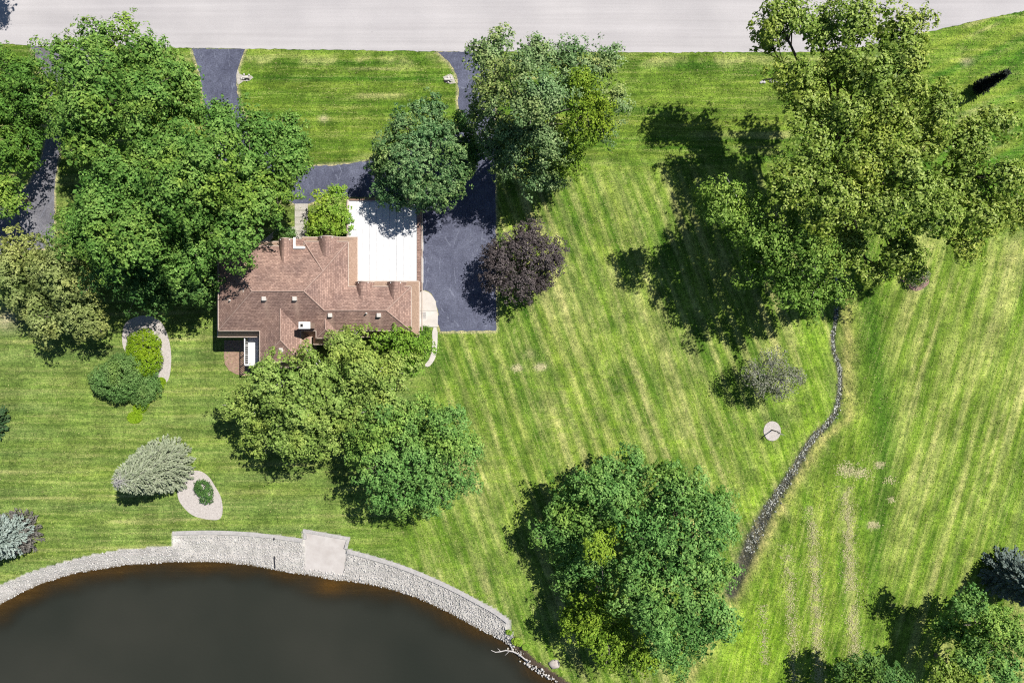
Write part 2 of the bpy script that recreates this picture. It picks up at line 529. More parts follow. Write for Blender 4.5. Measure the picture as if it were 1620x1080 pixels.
# ------------------------------------------------------------------ ground, pond, stream (structure)
WATER_Z = -1.1
shore_px = [(-420, 1230), (-200, 1075), (-80, 1000), (0, 956), (35, 936), (70, 921), (120, 906), (200, 893), (280, 888), (340, 888), (390, 893), (440, 902),
            (485, 909), (530, 917), (570, 921), (610, 929), (660, 945), (710, 968), (755, 993), (785, 1008), (805, 1018), (822, 1034), (840, 1052), (862, 1066), (885, 1082), (930, 1120), (1000, 1230), (1050, 1500)]
shore = [tuple(W(x, y, WATER_Z))[:2] for x, y in shore_px]
pond_poly = shore + [(-90, -64)]
top_px = [(-420, 1190), (-200, 1040), (-80, 965), (0, 925), (53, 902), (100, 889), (140, 878), (193, 869), (272, 863), (273, 842), (370, 840), (440, 847), (480, 853), (480, 838), (553, 850), (549, 868),
          (620, 888), (690, 916), (740, 940), (785, 964), (806, 980), (808, 992), (812, 1004), (830, 1026), (848, 1044), (868, 1058), (893, 1074), (940, 1112), (1012, 1226), (1065, 1500)]
top = [tuple(W(x, y, 0))[:2] for x, y in top_px]
bank_poly = shore + top[::-1]
stream_px = [(1320, 400), (1327, 440), (1328, 480), (1325, 510), (1320, 535), (1322, 555), (1330, 575), (1333, 600), (1331, 630), (1325, 655), (1310, 675), (1292, 690), (1278, 710), (1265, 735), (1245, 765), (1225, 795), (1208, 825), (1195, 850), (1184, 878), (1172, 905), (1164, 925), (1160, 938)]
stream = wp(smooth_poly(stream_px, 1, False))

def axis(lo, hi, step, far):
    a = np.arange(lo, hi + step / 2, step)
    o = [step]; ext = []
    d = step; x = 0
    while x < far:
        d *= 1.6; x += d; ext.append(x)
    ext = np.array(ext)
    return np.concatenate([(lo - ext)[::-1], a, hi + ext])
GX = axis(-58, 58, 0.25, 900)
GY = axis(-40, 40, 0.25, 900)

# paved outlines, photograph pixels on the ground plane
road_px = [(-3000, 40), (-600, 60), (0, 69), (40, 72), (110, 75), (300, 76), (500, 79), (700, 81.5), (1000, 83), (1200, 83), (1290, 82), (1350, 77), (1410, 66), (1470, 50), (1540, 34), (1620, 17), (1800, -28), (2300, -180), (4200, -820),
           (4200, -980), (2260, -310), (1770, -155), (1600, -112), (1450, -76), (1330, -58), (1200, -52), (700, -52), (0, -62), (-600, -72), (-3000, -100)]
drive1_px = [(303, 77), (388, 77.5), (381, 95), (376, 112), (374, 130), (376, 150), (383, 175), (398, 205), (420, 232), (450, 250), (490, 263), (540, 261), (580, 255), (640, 240), (690, 228), (722, 212), (728, 195), (733, 180),
             (726, 172), (724, 158), (726, 140), (722, 118), (712, 100), (692, 82), (790, 82.5), (786, 95), (783, 130), (785, 523), (697, 524), (692, 508), (693, 492), (690, 477), (683, 465), (672, 459), (664, 459), (664, 322), (590, 312), (552, 312), (540, 310), (510, 312), (500, 318), (487, 323), (466, 323), (456, 317), (430, 316), (400, 306), (370, 285), (348, 255), (333, 220), (325, 185), (321, 150), (316, 115)]
drive2_px = [(48, 74), (190, 76), (150, 110), (122, 150), (108, 190), (98, 225), (90, 260), (86, 300), (86, 350), (84, 392), (40, 396), (0, 402), (-60, 410), (-300, 430), (-300, 350), (-60, 345), (0, 330), (25, 315), (45, 292), (58, 268), (68, 245), (76, 200), (78, 150), (64, 100)]

X, Y = np.meshgrid(GX, GY, indexing='ij')
PX = X * PPM + 810.0
PY = 540.0 - Y * PPM
inw = inpoly(X, Y, pond_poly)
d_sh = dist_line(X, Y, shore)
d_top = dist_line(X, Y, top)
inbank = inpoly(X, Y, bank_poly)
Z = np.zeros_like(X)
Z[inw] = WATER_Z - 0.05 - np.minimum(1.6, 0.30 * d_sh[inw])
t = d_sh / (d_sh + d_top + 1e-6)
Z[inbank] = (WATER_Z * (1 - t) - 0.04 * t)[inbank]
lpoly = wp([(484, 842), (549, 853), (541, 910), (482, 900)])
Z[inpoly(X, Y, lpoly)] -= 0.22
d_st = dist_line(X, Y, stream)
sw = np.exp(-(d_st / 2.6) ** 2) * sst(0.0, 3.0, d_sh)
out = ~(inw | inbank)
Z = Z - np.where(out, 0.38 * sw + 0.16 * np.exp(-(d_st / 0.55) ** 2), 0)
far = np.maximum(np.abs(X) - 64, np.abs(Y) - 46)
Z = np.where(far > 0, np.minimum(Z, 0), Z)

# ---- lawn colours (what grows there: green, olive, straw), no shading
G_DEEP = np.array([0.048, 0.118, 0.010]); G_MID = np.array([0.086, 0.172, 0.012]); G_OLIVE = np.array([0.150, 0.208, 0.028])
G_LIME = np.array([0.175, 0.290, 0.020]); G_STRAW = np.array([0.40, 0.375, 0.165]); G_SOFT = np.array([0.112, 0.168, 0.046]); G_TAN = np.array([0.42, 0.36, 0.24])
def lerp(a, b, f):
    return a + (b - a) * f[..., None]
def streak(dx, dy, across, along, seed):
    l = math.hypot(dx, dy); dx, dy = dx / l, dy / l
    u = (PX * dx + PY * dy) / PPM; v = (-PX * dy + PY * dx) / PPM
    wob = (vnoise(u / 9.0, v / 9.0, seed + 50) - 0.5) * 0.5
    return vnoise(u / along, (v + wob) / across, seed), v + wob, u
big = fbm(X / 7.0, Y / 7.0, 3)
med = fbm(X / 1.6, Y / 1.6, 11)
fin = fbm(X / 0.55, Y / 0.55, 21, 2)
# default: soft green left lawn, horizontal mowing
sA, vA, uA = streak(1, -0.03, 0.8, 9, 31)
band = 0.5 + 0.5 * np.sin(vA / 2.75 * 2 * math.pi + 0.7)
col = lerp(np.broadcast_to(G_SOFT, X.shape + (3,)), np.broadcast_to(G_OLIVE * 1.12, X.shape + (3,)), 0.45 * sA + 0.35 * big * band)
line = np.exp(-((np.mod(vA, 2.75) - 0.4) / 0.14) ** 2) * sst(0.3, 0.6, vnoise(uA / 6, vA / 2, 77))
col = lerp(col, np.broadcast_to(G_STRAW, col.shape), 0.42 * line)
# top lawn, strong bands along the road
mT = sst(300, 260, PY) * sst(1420, 1330, PX)
sT, vT, uT = streak(1, 0.01, 0.45, 12, 41)
bT = vnoise(uT / 30, vT / 0.9, 43)
cT = lerp(np.broadcast_to(G_DEEP * 1.1, col.shape), np.broadcast_to(G_OLIVE, col.shape), np.clip(1.5 * (0.5 * sT + 0.5 * bT) - 0.25 + 0.3 * (med - .5), 0, 1))
cT = lerp(cT, np.broadcast_to(G_STRAW, col.shape), 0.5 * sst(0.62, 0.85, vnoise(uT / 8, vT / 0.35, 47)) * sst(0.35, 0.65, big))
dryb = np.exp(-((PY - 90 - 10 * med) / 8) ** 2)
cT = lerp(cT, np.broadcast_to(G_STRAW, col.shape), 0.45 * dryb * sst(0.4, 0.6, med))
col = lerp(col, cT, mT)
# centre lawn: diagonal clippings
mC = sst(655, 720, PX + 0.15 * (PY - 500)) * sst(235, 300, PY)
sC, vC, uC = streak(0.36, 1, 0.42, 7.5, 51)
sC2, _, _ = streak(0.36, 1, 1.25, 16, 53)
sC3, vC3, uC3 = streak(1, 0.02, 0.35, 6, 57)
cC = lerp(np.broadcast_to(G_DEEP * 1.25, col.shape), np.broadcast_to(G_OLIVE * 1.1, col.shape), np.clip(0.9 * med + 0.5 * sC2 - 0.15 + 0.35 * (big - .5), 0, 1))
strawC = sst(0.50, 0.74, 0.55 * sC + 0.45 * sC2) * sst(0.25, 0.55, vnoise(uC / 11, vC / 5, 58)) * sst(640, 760, PX + 0.3 * (PY - 560))
cC = lerp(cC, np.broadcast_to(G_STRAW, col.shape), np.clip(0.55 * strawC * (0.35 + 0.9 * fin), 0, 1))
stC = 0.5 + 0.5 * np.sin((vC + 0.25 * (big - .5)) / 1.62 * 2 * math.pi)
mst = sst(640, 760, PX + 0.3 * (PY - 560)) * (0.45 + 0.75 * vnoise(uC / 7.0, vC / 3.0, 65))
cC = lerp(cC, np.broadcast_to(G_STRAW * 0.95, col.shape), np.clip(0.34 * stC ** 2 * mst, 0, 1))
cC = lerp(cC, np.broadcast_to(G_DEEP * 1.2, col.shape), np.clip(0.16 * (1 - stC) ** 2 * mst, 0, 1))
wl = np.mod(vC + 0.35 * (big - .5), 2.7)
lnC = np.exp(-((wl - 1.3) / 0.16) ** 2) * sst(0.30, 0.55, vnoise(uC / 3.0, vC / 2.7, 59)) * sst(0.25, 0.6, fin)
lnC = lnC * sst(640, 760, PX + 0.3 * (PY - 560))
cC = lerp(cC, np.broadcast_to(G_STRAW * 1.1, col.shape), 0.38 * lnC)
dkC = np.exp(-((wl - 1.75) / 0.22) ** 2) * sst(0.35, 0.7, vnoise(uC / 5.0, vC / 2.7, 60))
cC = lerp(cC, np.broadcast_to(G_DEEP, col.shape), 0.5 * dkC)
cC = lerp(cC, np.broadcast_to(G_LIME, col.shape), 0.40 * sst(0.72, 0.92, sC3) * sst(540, 640, PY + 80 * (big - .5)))
col = lerp(col, cC, mC)
# right lawn: streaks leaning the other way
mR = sst(-10, 45, PX - np.interp(PY, [0, 400, 560, 660, 700, 760, 860, 950, 1080], [1320, 1335, 1338, 1336, 1300, 1262, 1205, 1165, 1090])) * sst(300, 380, PY)
sR, vR, uR = streak(-0.30, 1, 0.5, 7, 61)
sR2, _, _ = streak(-0.30, 1, 1.6, 20, 63)
cR = lerp(np.broadcast_to(G_MID, col.shape), np.broadcast_to(G_OLIVE * 1.25, col.shape), np.clip(0.55 * sR + 0.55 * sR2 + 0.5 * (med - .5), 0, 1))
cR = lerp(cR, np.broadcast_to(G_STRAW * 0.95, col.shape), np.clip(0.50 * sst(0.42, 0.72, 0.5 * sR2 + 0.5 * sR) * sst(1370, 1460, PX) * (0.25 + 1.0 * fin), 0, 1))
stR = 0.5 + 0.5 * np.sin((vR + 0.3 * (big - .5)) / 1.75 * 2 * math.pi)
msr = sst(1370, 1450, PX) * (0.4 + 0.7 * vnoise(uR / 8.0, vR / 3.0, 66))
cR = lerp(cR, np.broadcast_to(G_STRAW * 0.95, col.shape), np.clip(0.28 * stR ** 2 * msr, 0, 1))
dkb = np.exp(-((PX - 1385 - 14 * np.sin(PY / 90.0)) / 22) ** 2)
cR = lerp(cR, np.broadcast_to(G_DEEP * 1.05, col.shape), 0.85 * dkb)
sV, vV, uV = streak(0.03, 1, 0.35, 8, 67)
mV = sst(1400, 1350, PX) * sst(700, 800, PY)
cV = lerp(np.broadcast_to(G_MID, col.shape), np.broadcast_to(G_OLIVE * 1.1, col.shape), np.clip(1.2 * sV - 0.1 + .4 * (med - .5), 0, 1))
cR = lerp(cR, cV, mV)
WIND = [(1338, 765, 1352, 1045, 9, 1.0), (1284, 800, 1296, 1080, 8, 0.8), (1246, 860, 1258, 1085, 8, 0.55), (1206, 955, 1210, 1050, 6, 0.45)]
for (x0, y0, x1, y1, wd, am) in WIND:
    xc = x0 + (x1 - x0) * (PY - y0) / (y1 - y0)
    mk = np.exp(-((PX - xc) / wd) ** 2) * sst(y0 - 8, y0 + 20, PY) * sst(y1 + 8, y1 - 20, PY)
    cR = lerp(cR, np.broadcast_to(G_STRAW * 1.1, col.shape), am * 0.45 * mk * (0.3 + 1.0 * fin))
col = lerp(col, cR, mR)
# lawn strip along the bending road, upper right
mU = sst(1400, 1470, PX + 0.3 * (PY - 100)) * sst(400, 330, PY)
sU, vU, uU = streak(1, -0.42, 0.7, 9, 71)
cU = lerp(np.broadcast_to(G_DEEP * 1.3, col.shape), np.broadcast_to(G_OLIVE * 1.15, col.shape), np.clip(1.4 * sU - 0.2 + 0.5 * (med - .5), 0, 1))
cU = lerp(cU, np.broadcast_to(G_STRAW, col.shape), 0.5 * sst(0.6, 0.85, vnoise(uU / 5, vU / 0.5, 73)) * sst(0.4, 0.6, big))
col = lerp(col, cU, mU)
# greener band west of the stream, straw on its eastern lip
left_of = np.interp(PY, [380, 560, 660, 700, 760, 860, 950, 1080], [1325, 1328, 1330, 1285, 1247, 1192, 1150, 1070]) - PX
gl_ = np.exp(-((left_of - 36) / 22) ** 2) * sst(470, 520, PY) * sst(860, 780, PY)
col = lerp(col, np.broadcast_to(G_LIME, col.shape), 0.75 * gl_ * (0.6 + 0.5 * med))
rl_ = np.exp(-((left_of + 16) / 10) ** 2) * sst(430, 470, PY)
col = lerp(col, np.broadcast_to(G_STRAW * np.array([1, .92, .8]), col.shape), 0.62 * rl_ * (0.4 + 0.8 * fin))
# lush lime corner near the big trees by the pond
lm = np.exp(-(((PX - 1195) / 60) ** 2 + ((PY - 1020) / 60) ** 2))
col = lerp(col, np.broadcast_to(G_LIME * 1.15, col.shape), 0.8 * lm)
# mown green near pond, centre left
lp = np.exp(-(((PX - 680) / 130) ** 2 + ((PY - 850) / 70) ** 2))
col = lerp(col, np.broadcast_to(G_MID * 1.05, col.shape), 0.55 * lp)
# bare specks
for (x, y, r, a) in ((818, 582, 7, .9), (855, 580, 8, .9), (512, 188, 7, .7), (10, 505, 22, .8), (1345, 745, 9, .8), (1358, 748, 7, .7), (1381, 830, 7, .9), (1390, 735, 5, .7), (1412, 958, 4, .6), (1530, 98, 9, .6), (1592, 205, 8, .5), (1452, 450, 14, .5), (838, 560, 9, .3)):
    mk = np.exp(-(((PX - x) / r) ** 2 + ((PY - y) / (r * .7)) ** 2)) * (0.5 + 0.9 * fin)
    col = lerp(col, np.broadcast_to(G_TAN, col.shape), np.clip(a * mk, 0, 1))
for (x, y, r) in ((1240, 685, 10),):
    pass
# overall mottling
col = col * 1.14 * (0.62 + 0.76 * med)[..., None] * (0.78 + 0.44 * fin)[..., None]
# pale dry margins along the paving
for poly in (drive1_px, drive2_px):
    dp = dist_line(PX, PY, poly, True)
    col = lerp(col, np.broadcast_to(G_TAN * 1.1, col.shape), 0.9 * np.clip(1.25 - dp / 3.2, 0, 1) * (PY > 78))
# stream bed mud, pond bed silt, rubble under the riprap
st_half = np.interp(PY, [430, 480, 560, 640, 700, 780, 860, 950], [0.10, 0.18, 0.22, 0.27, 0.36, 0.52, 0.78, 0.70])
mud = np.array([0.055, 0.055, 0.045])
col = lerp(col, np.broadcast_to(mud, col.shape), np.where(out, np.clip(1.5 * np.exp(-(d_st / (st_half * (0.75 + 0.7 * med))) ** 2), 0, 1) * sst(425, 470, PY), 0))
silt = lerp(np.broadcast_to(np.array([0.125, 0.085, 0.045]), col.shape), np.broadcast_to(np.array([0.05, 0.040, 0.026]), col.shape), sst(0.4, 4.0, d_sh + 2.2 * (med - .5)))
gold = np.exp(-(((PX - 515) / 26) ** 2 + ((PY - 938) / 16) ** 2))
silt = lerp(silt, np.broadcast_to(np.array([0.26, 0.155, 0.05]), col.shape), 0.85 * gold)
col[inw] = silt[inw]
rub = np.array([0.50, 0.48, 0.46])
rip_zone = inbank & (PX < 812)
col[rip_zone] = (rub * (0.7 + 0.6 * fin[..., None]))[rip_zone]
nb = inbank & (PX >= 812)
col[nb] = (np.array([0.17, 0.12, 0.085]) * (0.6 + 0.8 * fin[..., None]))[nb]
wet = np.exp(-(d_sh / 0.22) ** 2) * inbank
col = lerp(col, np.broadcast_to(np.array([0.12, 0.085, 0.05]), col.shape), 0.6 * wet)

nx, ny = X.shape
grassy = np.where(inw, 0.25, np.where(inbank, 0.25, 1.0))
zone = np.stack([mC * (1 - mR), mR * (1 - mU), grassy, np.ones_like(X)], -1)
idx = np.arange(nx * ny).reshape(nx, ny)
quads = np.stack([idx[:-1, :-1].ravel(), idx[1:, :-1].ravel(), idx[1:, 1:].ravel(), idx[:-1, 1:].ravel()], 1)
rgba = np.concatenate([col.reshape(-1, 3), np.ones((nx * ny, 1))], 1)
ground = mesh_np('lawn', np.stack([X.ravel(), Y.ravel(), Z.ravel()], 1), quads, M['lawn'], smooth=True, attrs={'col': ('FLOAT_COLOR', rgba), 'zone': ('FLOAT_COLOR', zone.reshape(-1, 4))})
tag(ground, 'mown lawn striped green and straw, sloping to the pond', 'lawn', kind='structure')

def zground(x, y):
    i = int(np.clip(np.searchsorted(GX, x), 1, nx - 1)); j = int(np.clip(np.searchsorted(GY, y), 1, ny - 1))
    return float(Z[i, j])

# water sheet with a turbidity attribute
wx = np.arange(-92, 18, 0.5); wy = np.arange(-66, -22, 0.4)
WX, WY = np.meshgrid(wx, wy, indexing='ij')
dw = dist_line(WX, WY, shore); iw = inpoly(WX, WY, pond_poly)
murk = np.where(iw, sst(-0.7, 3.0, dw + 2.0 * (fbm(WX / 3, WY / 3, 81) - .5)), 0.0) * 0.985
WPX = WX * PPM + 810; WPY = 540 - WY * PPM
murk = murk * (1 - 0.55 * np.exp(-(((WPX - 512) / 34) ** 2 + ((WPY - 938) / 20) ** 2)))
keep = iw | (dw < 1.2)
widx = np.arange(WX.size).reshape(WX.shape)
wq = np.stack([widx[:-1, :-1].ravel(), widx[1:, :-1].ravel(), widx[1:, 1:].ravel(), widx[:-1, 1:].ravel()], 1)
kf = keep.ravel()
wq = wq[kf[wq].all(1)]
used = np.unique(wq)
rem = np.zeros(WX.size, dtype=int); rem[used] = np.arange(len(used))
wv = np.stack([WX.ravel(), WY.ravel(), np.full(WX.size, WATER_Z)], 1)[used]
pond = mesh_np('pond_water', wv, rem[wq], M['water'], smooth=True, attrs={'murk': ('FLOAT', murk.ravel()[used])})
tag(pond, 'dark still pond water, brown at its stony edge', 'water', kind='structure')

def paved(name, px, z, mat, label, cat, jit_=0.55):
    pts = []
    rj = random.Random(len(px))
    for i in range(len(px)):
        a_, b_ = px[i], px[(i + 1) % len(px)]
        d_ = math.dist(a_, b_)
        if d_ > 900: pts.append(a_); continue
        nseg = max(1, int(d_ / 5))
        for k in range(nseg):
            j_ = 0.0 if k == 0 else rj.gauss(0, jit_)
            pts.append((a_[0] + (b_[0] - a_[0]) * k / nseg - (b_[1] - a_[1]) / d_ * j_, a_[1] + (b_[1] - a_[1]) * k / nseg + (b_[0] - a_[0]) / d_ * j_))
    pts = wp(pts)
    o = slab(name, pts, -0.05, z, mat)
    return tag(o, label, cat, kind='structure')
paved('road', road_px, 0.020, M['road'], 'pale concrete road along the top edge', 'road')
paved('driveway', drive1_px, 0.012, M['asphalt'], 'dark asphalt loop driveway and parking court beside the garage', 'driveway')
paved('neighbour_driveway', drive2_px, 0.012, M['asphalt_old'], 'worn grey asphalt driveway under the trees at the left edge', 'driveway')

# ------------------------------------------------------------------ house
VENT = [(388.5, 459.5, 6.6, 'box', (-1, 0), 1.6), (364.5, 475, 5.9, 'pipe', (-1, 0), 1.2), (418, 472.5, 7.0, 'box', (0, -1), 2.4), (466.5, 472.5, 7.0, 'box', (0, -1), 2.4), (522.5, 498.5, 6.0, 'box', (0, -1), 1.6),
        (580, 495.5, 6.15, 'pipe', (0, -1), 1.6), (599.5, 498.5, 6.05, 'box', (0, -1), 1.6), (445, 553.5, 5.75, 'box', (0, -1), 0.5)]
M['shingle'] = shingle_mat([(*tuple(W(v[0], v[1], v[2]))[:2], v[4][0], v[4][1], v[5]) for v in VENT])
HB = W(500, 450, 0); HB.z = 0
house = thing('house', HB, 'sprawling house with brown shingled hip roofs and arched dormers', 'house')
E0 = 5.0
R1 = (398.8, 460.8, 7.4); R2 = (480.5, 460.4, 7.4); R3 = (513, 491, 6.24); R4 = (611, 491, 6.24)
P = (511, 428.7, 6.35); PV = (507.3, 432.5, 6.48)
D0 = (443.3, 488, 6.36); D1 = (443.8, 538, 6.36)
T0 = (514, 504, 5.75); T1 = (515, 521, 5.75)
e = lambda x, y: (x, y, E0)
roof_faces = [
    [R1, e(345.3, 523), e(476, 523), e(650.6, 523), R4, R3, R2],
    [R1, e(345.3, 389), e(345.3, 523)],
    [R1, R2, PV, e(481, 389), e(345.3, 389)],
    [e(481, 389), PV, P, e(481, 382)],
    [e(481, 382), P, e(551, 382)],
    [P, PV, R2, R3, e(551, 453), e(551, 382)],
    [R3, R4, e(650.6, 453), e(551, 453)],
    [R4, e(650.6, 523), e(650.6, 453)],
    [D0, e(411, 523), e(411, 572), D1], [D0, D1, e(476, 572), e(476, 523)], [D1, e(411, 572), e(476, 572)],
    [T0, e(500, 523), e(500, 535), T1], [T0, T1, e(533, 535), e(533, 523)], [T1, e(500, 535), e(533, 535)],
]
rv = []; rf = []
def orient(pts):
    n = Vector((0, 0, 0))
    for i in range(len(pts)):
        n += pts[i].cross(pts[(i + 1) % len(pts)])
    return pts if n.z > 0 else pts[::-1]
for fc in roof_faces:
    pts = orient([W(*q) for q in fc])
    rf.append(tuple(range(len(rv), len(rv) + len(pts)))); rv += pts
# steep lower skirt all round
loop = [(345.3, 389), (481, 389), (481, 382), (551, 382), (551, 453), (650.6, 453), (650.6, 523), (533, 523), (533, 535), (500, 535), (500, 523), (476, 523), (476, 572), (411, 572), (411, 523), (345.3, 523)]
L5 = [W(x, y, E0) for x, y in loop]
def offset_loop(pts, d):
    n = len(pts); out = []
    ar = sum(pts[i].x * pts[(i + 1) % n].y - pts[(i + 1) % n].x * pts[i].y for i in range(n))
    sg = 1 if ar < 0 else -1
    for i in range(n):
        a = (pts[i] - pts[i - 1]).to_2d().normalized(); b = (pts[(i + 1) % n] - pts[i]).to_2d().normalized()
        na = Vector((-a.y, a.x)) * sg; nb_ = Vector((-b.y, b.x)) * sg
        m = (na + nb_); m = m / max(0.5, m.dot(na)) if m.length > 1e-4 else na
        out.append(Vector((pts[i].x + m.x * d, pts[i].y + m.y * d, pts[i].z)))
    return out
LOW = [Vector((p.x, p.y, 3.7)) for p in offset_loop(L5, 0.60)]
WALL = offset_loop(L5, 0.12)
n = len(L5)
kv_ = []; kf_ = []
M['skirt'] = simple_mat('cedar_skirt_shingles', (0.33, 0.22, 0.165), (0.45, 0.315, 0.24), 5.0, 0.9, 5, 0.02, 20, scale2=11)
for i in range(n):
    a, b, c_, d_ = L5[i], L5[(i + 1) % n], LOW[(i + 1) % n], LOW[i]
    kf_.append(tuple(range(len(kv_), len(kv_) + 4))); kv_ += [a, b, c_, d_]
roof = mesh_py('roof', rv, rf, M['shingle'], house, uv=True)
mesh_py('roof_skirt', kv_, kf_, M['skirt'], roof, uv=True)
tb = Tubes()
for i in range(n):
    tb.add([L5[i], L5[(i + 1) % n]], [0.05, 0.05], 5)
tb.build('eave_trim', M['gutter'], roof)
# gutters along the lower edge and a fascia bead on the upper edge
tb = Tubes()
for i in range(n):
    tb.add([LOW[i], LOW[(i + 1) % n]], [0.07, 0.07], 6)
tb.build('gutter', M['gutter'], roof)
tb = Tubes()
for a, b in ((R1, R2), (R1, e(345.3, 523)), (R1, e(345.3, 389)), (R2, R3), (R2, P), (R3, R4), (R4, e(650.6, 523)), (R4, e(650.6, 453)), (P, e(551, 382)), (P, e(481, 382)), (D0, D1), (D1, e(411, 572)), (D1, e(476, 572)), (T0, T1), (T1, e(500, 535)), (T1, e(533, 535))):
    if a in (R2,) and b in (P,): pass
    tb.add([W(*a) + Vector((0, 0, -0.02)), W(*b) + Vector((0, 0, -0.02))], [0.075, 0.075], 5)
tb.build('ridge_cap', simple_mat('ridge_cap_shingle', (0.30, 0.205, 0.17), (0.38, 0.275, 0.235), 4, 0.9, 4), roof)
# soffit and walls
sv = []; sf = []
wv_ = []; wf_ = []
for i in range(n):
    j = (i + 1) % n
    sf.append(tuple(range(len(sv), len(sv) + 4))); sv += [LOW[i], LOW[j], Vector((WALL[j].x, WALL[j].y, 3.69)), Vector((WALL[i].x, WALL[i].y, 3.69))]
    wf_.append(tuple(range(len(wv_), len(wv_) + 4))); wv_ += [Vector((WALL[i].x, WALL[i].y, 3.69)), Vector((WALL[j].x, WALL[j].y, 3.69)), Vector((WALL[j].x, WALL[j].y, -0.3)), Vector((WALL[i].x, WALL[i].y, -0.3))]
mesh_py('soffit', sv, sf, M['trim'], house)
mesh_py('wall', wv_, wf_, M['brick'], house)
def wall_window(i, frac, wd, ht, z, name='window', door=False):
    a, b = WALL[i], WALL[(i + 1) % n]
    d = (b - a); d.z = 0; d.normalize()
    nrm = Vector((-d.y, d.x, 0))
    cen = Vector((a.x + (b.x - a.x) * frac, a.y + (b.y - a.y) * frac, z))
    # outward = away from the loop centroid side
    test = offset_loop(L5, 0.5)
    if (Vector((test[i].x, test[i].y, 0)) - Vector((a.x, a.y, 0))).dot(nrm) < 0: nrm = -nrm
    rz = math.atan2(d.y, d.x)
    fr = box(name, cen + nrm * 0.04, (wd, 0.08, ht), M['white'], house, rz=rz)
    if not door:
        for s in (-1, 1):
            box('pane', cen + nrm * 0.07 + d * s * wd * 0.235, (wd * 0.43, 0.06, ht * 0.86), M['glass'], fr, rz=rz)
    else:
        for q in range(4):
            box('panel', cen + nrm * 0.07 + Vector((0, 0, (q - 1.5) * ht * 0.235)), (wd * 0.9, 0.05, ht * 0.2), M['white'], fr, rz=rz)
for i, fr_, wd, ht, z in ((0, .25, 1.6, 1.4, 1.8), (0, .6, 1.6, 1.4, 1.8), (2, .5, 1.8, 1.4, 1.8), (15, .3, 1.5, 1.4, 1.8), (15, .7, 1.5, 1.4, 1.8), (14, .5, 1.8, 1.5, 1.8), (12, .5, 2.0, 1.6, 1.8), (6, .5, 1.4, 1.3, 1.8), (5, .35, 1.0, 1.0, 1.9)):
    wall_window(i, fr_, wd, ht, z)
wall_window(0, .86, 1.2, 2.2, 1.15, 'front_door', True)
wall_window(5, .7, 1.0, 2.1, 1.08, 'side_door', True)

# dormers: arched shingled hoods with a window in the front
def dormer(x0, x1, yf, yv, h, hb=4.75, back=2.2):
    a = W(x0, yf, h); b = W(x1, yf, h)
    cx = (a.x + b.x) / 2; hw = (b.x - a.x) / 2
    y0 = a.y; y1 = W((x0 + x1) / 2, yv, h).y - 0.25
    ns = 14
    v = []; f = []
    for y in (y0, y1):
        for k in range(ns + 1):
            u = -1 + 2 * k / ns
            v.append((cx + hw * u, y, hb + (h - hb) * (1 - abs(u) ** 1.7)))
    f = [(k, k + 1, ns + 2 + k, ns + 1 + k) for k in range(ns)]
    f = [q[::-1] for q in f]
    d = mesh_py('dormer', [Vector(q) for q in v], f, M['shingle'], house, uv=True)
    # front face
    fv = [Vector((cx + hw * .93 * (-1 + 2 * k / ns), y0 - 0.12, hb - 0.05 + (h - hb) * 0.95 * (1 - abs(-1 + 2 * k / ns) ** 1.7))) for k in range(ns + 1)]
    mesh_py('front_wall', fv, [tuple(range(ns + 1))], M['trim'], d)
    w_ = box('window', (cx, y0 - 0.10, hb + (h - hb) * 0.42), (hw * 1.05, 0.1, (h - hb) * 0.6), M['white'], d)
    tb = Tubes(); tb.add([Vector(v[k]) for k in range(ns + 1)], [0.05] * (ns + 1), 5); tb.build('rim', M['gutter'], d)
dormer(434, 464, 376.5, 414, 5.95)
dormer(498, 533, 373, 401, 5.75)
dormer(558.5, 589, 445, 471, 5.75)
dormer(609.5, 640.5, 445, 470, 5.75)
# porch hood between the first dormer and the front bump-out
p0 = W(464, 377.5, 4.9); p1 = W(488, 390, 4.9)
slab('porch_roof', [(p0.x, p0.y), (p1.x - .3, p0.y - .05), (p1.x - .3, p1.y), (p0.x, p1.y)], 4.72, 4.95, M['shingle'], house, uv=True)
q = W(465.2, 393.5, 5.3)
box('flashing', (q.x + 0.05, q.y + 0.55, 5.32), (0.2, 1.1, 0.16), M['white'], house)
box('flashing', (q.x + 0.55, q.y + 0.10, 5.34), (1.1, 0.2, 0.16), M['white'], house)

# roof vents
for (vx, vy, vh, kind, d_, ln) in VENT:
    c_ = W(vx, vy, vh)
    if kind == 'box':
        vv, ff = box_vf((c_.x, c_.y, vh + 0.02), (0.40, 0.40, 0.36))
        o = mesh_py('vent', vv, ff, M['metal'], roof, bevel=0.04)
    else:
        tb = Tubes(); tb.add([c_ + Vector((0, 0, -0.35)), c_ + Vector((0, 0, 0.30)), c_ + Vector((0, 0, 0.31))], [0.075, 0.075, 0.01], 8); tb.build('vent_pipe', M['metal'], roof)
# chimney
cc = W(481.5, 514.5, 7.3)
ch = box('chimney', (cc.x, cc.y, 6.3), (0.95, 0.55, 1.8), M['brick'], house)
box('cap', (cc.x, cc.y, 7.26), (1.1, 0.66, 0.12), M['white'], ch, bevel=0.02)
box('flue', (cc.x - 0.22, cc.y, 7.36), (0.32, 0.34, 0.14), M['metal'], ch)
box('flue_opening', (cc.x - 0.22, cc.y, 7.433), (0.22, 0.24, 0.012), M['dark'], ch)

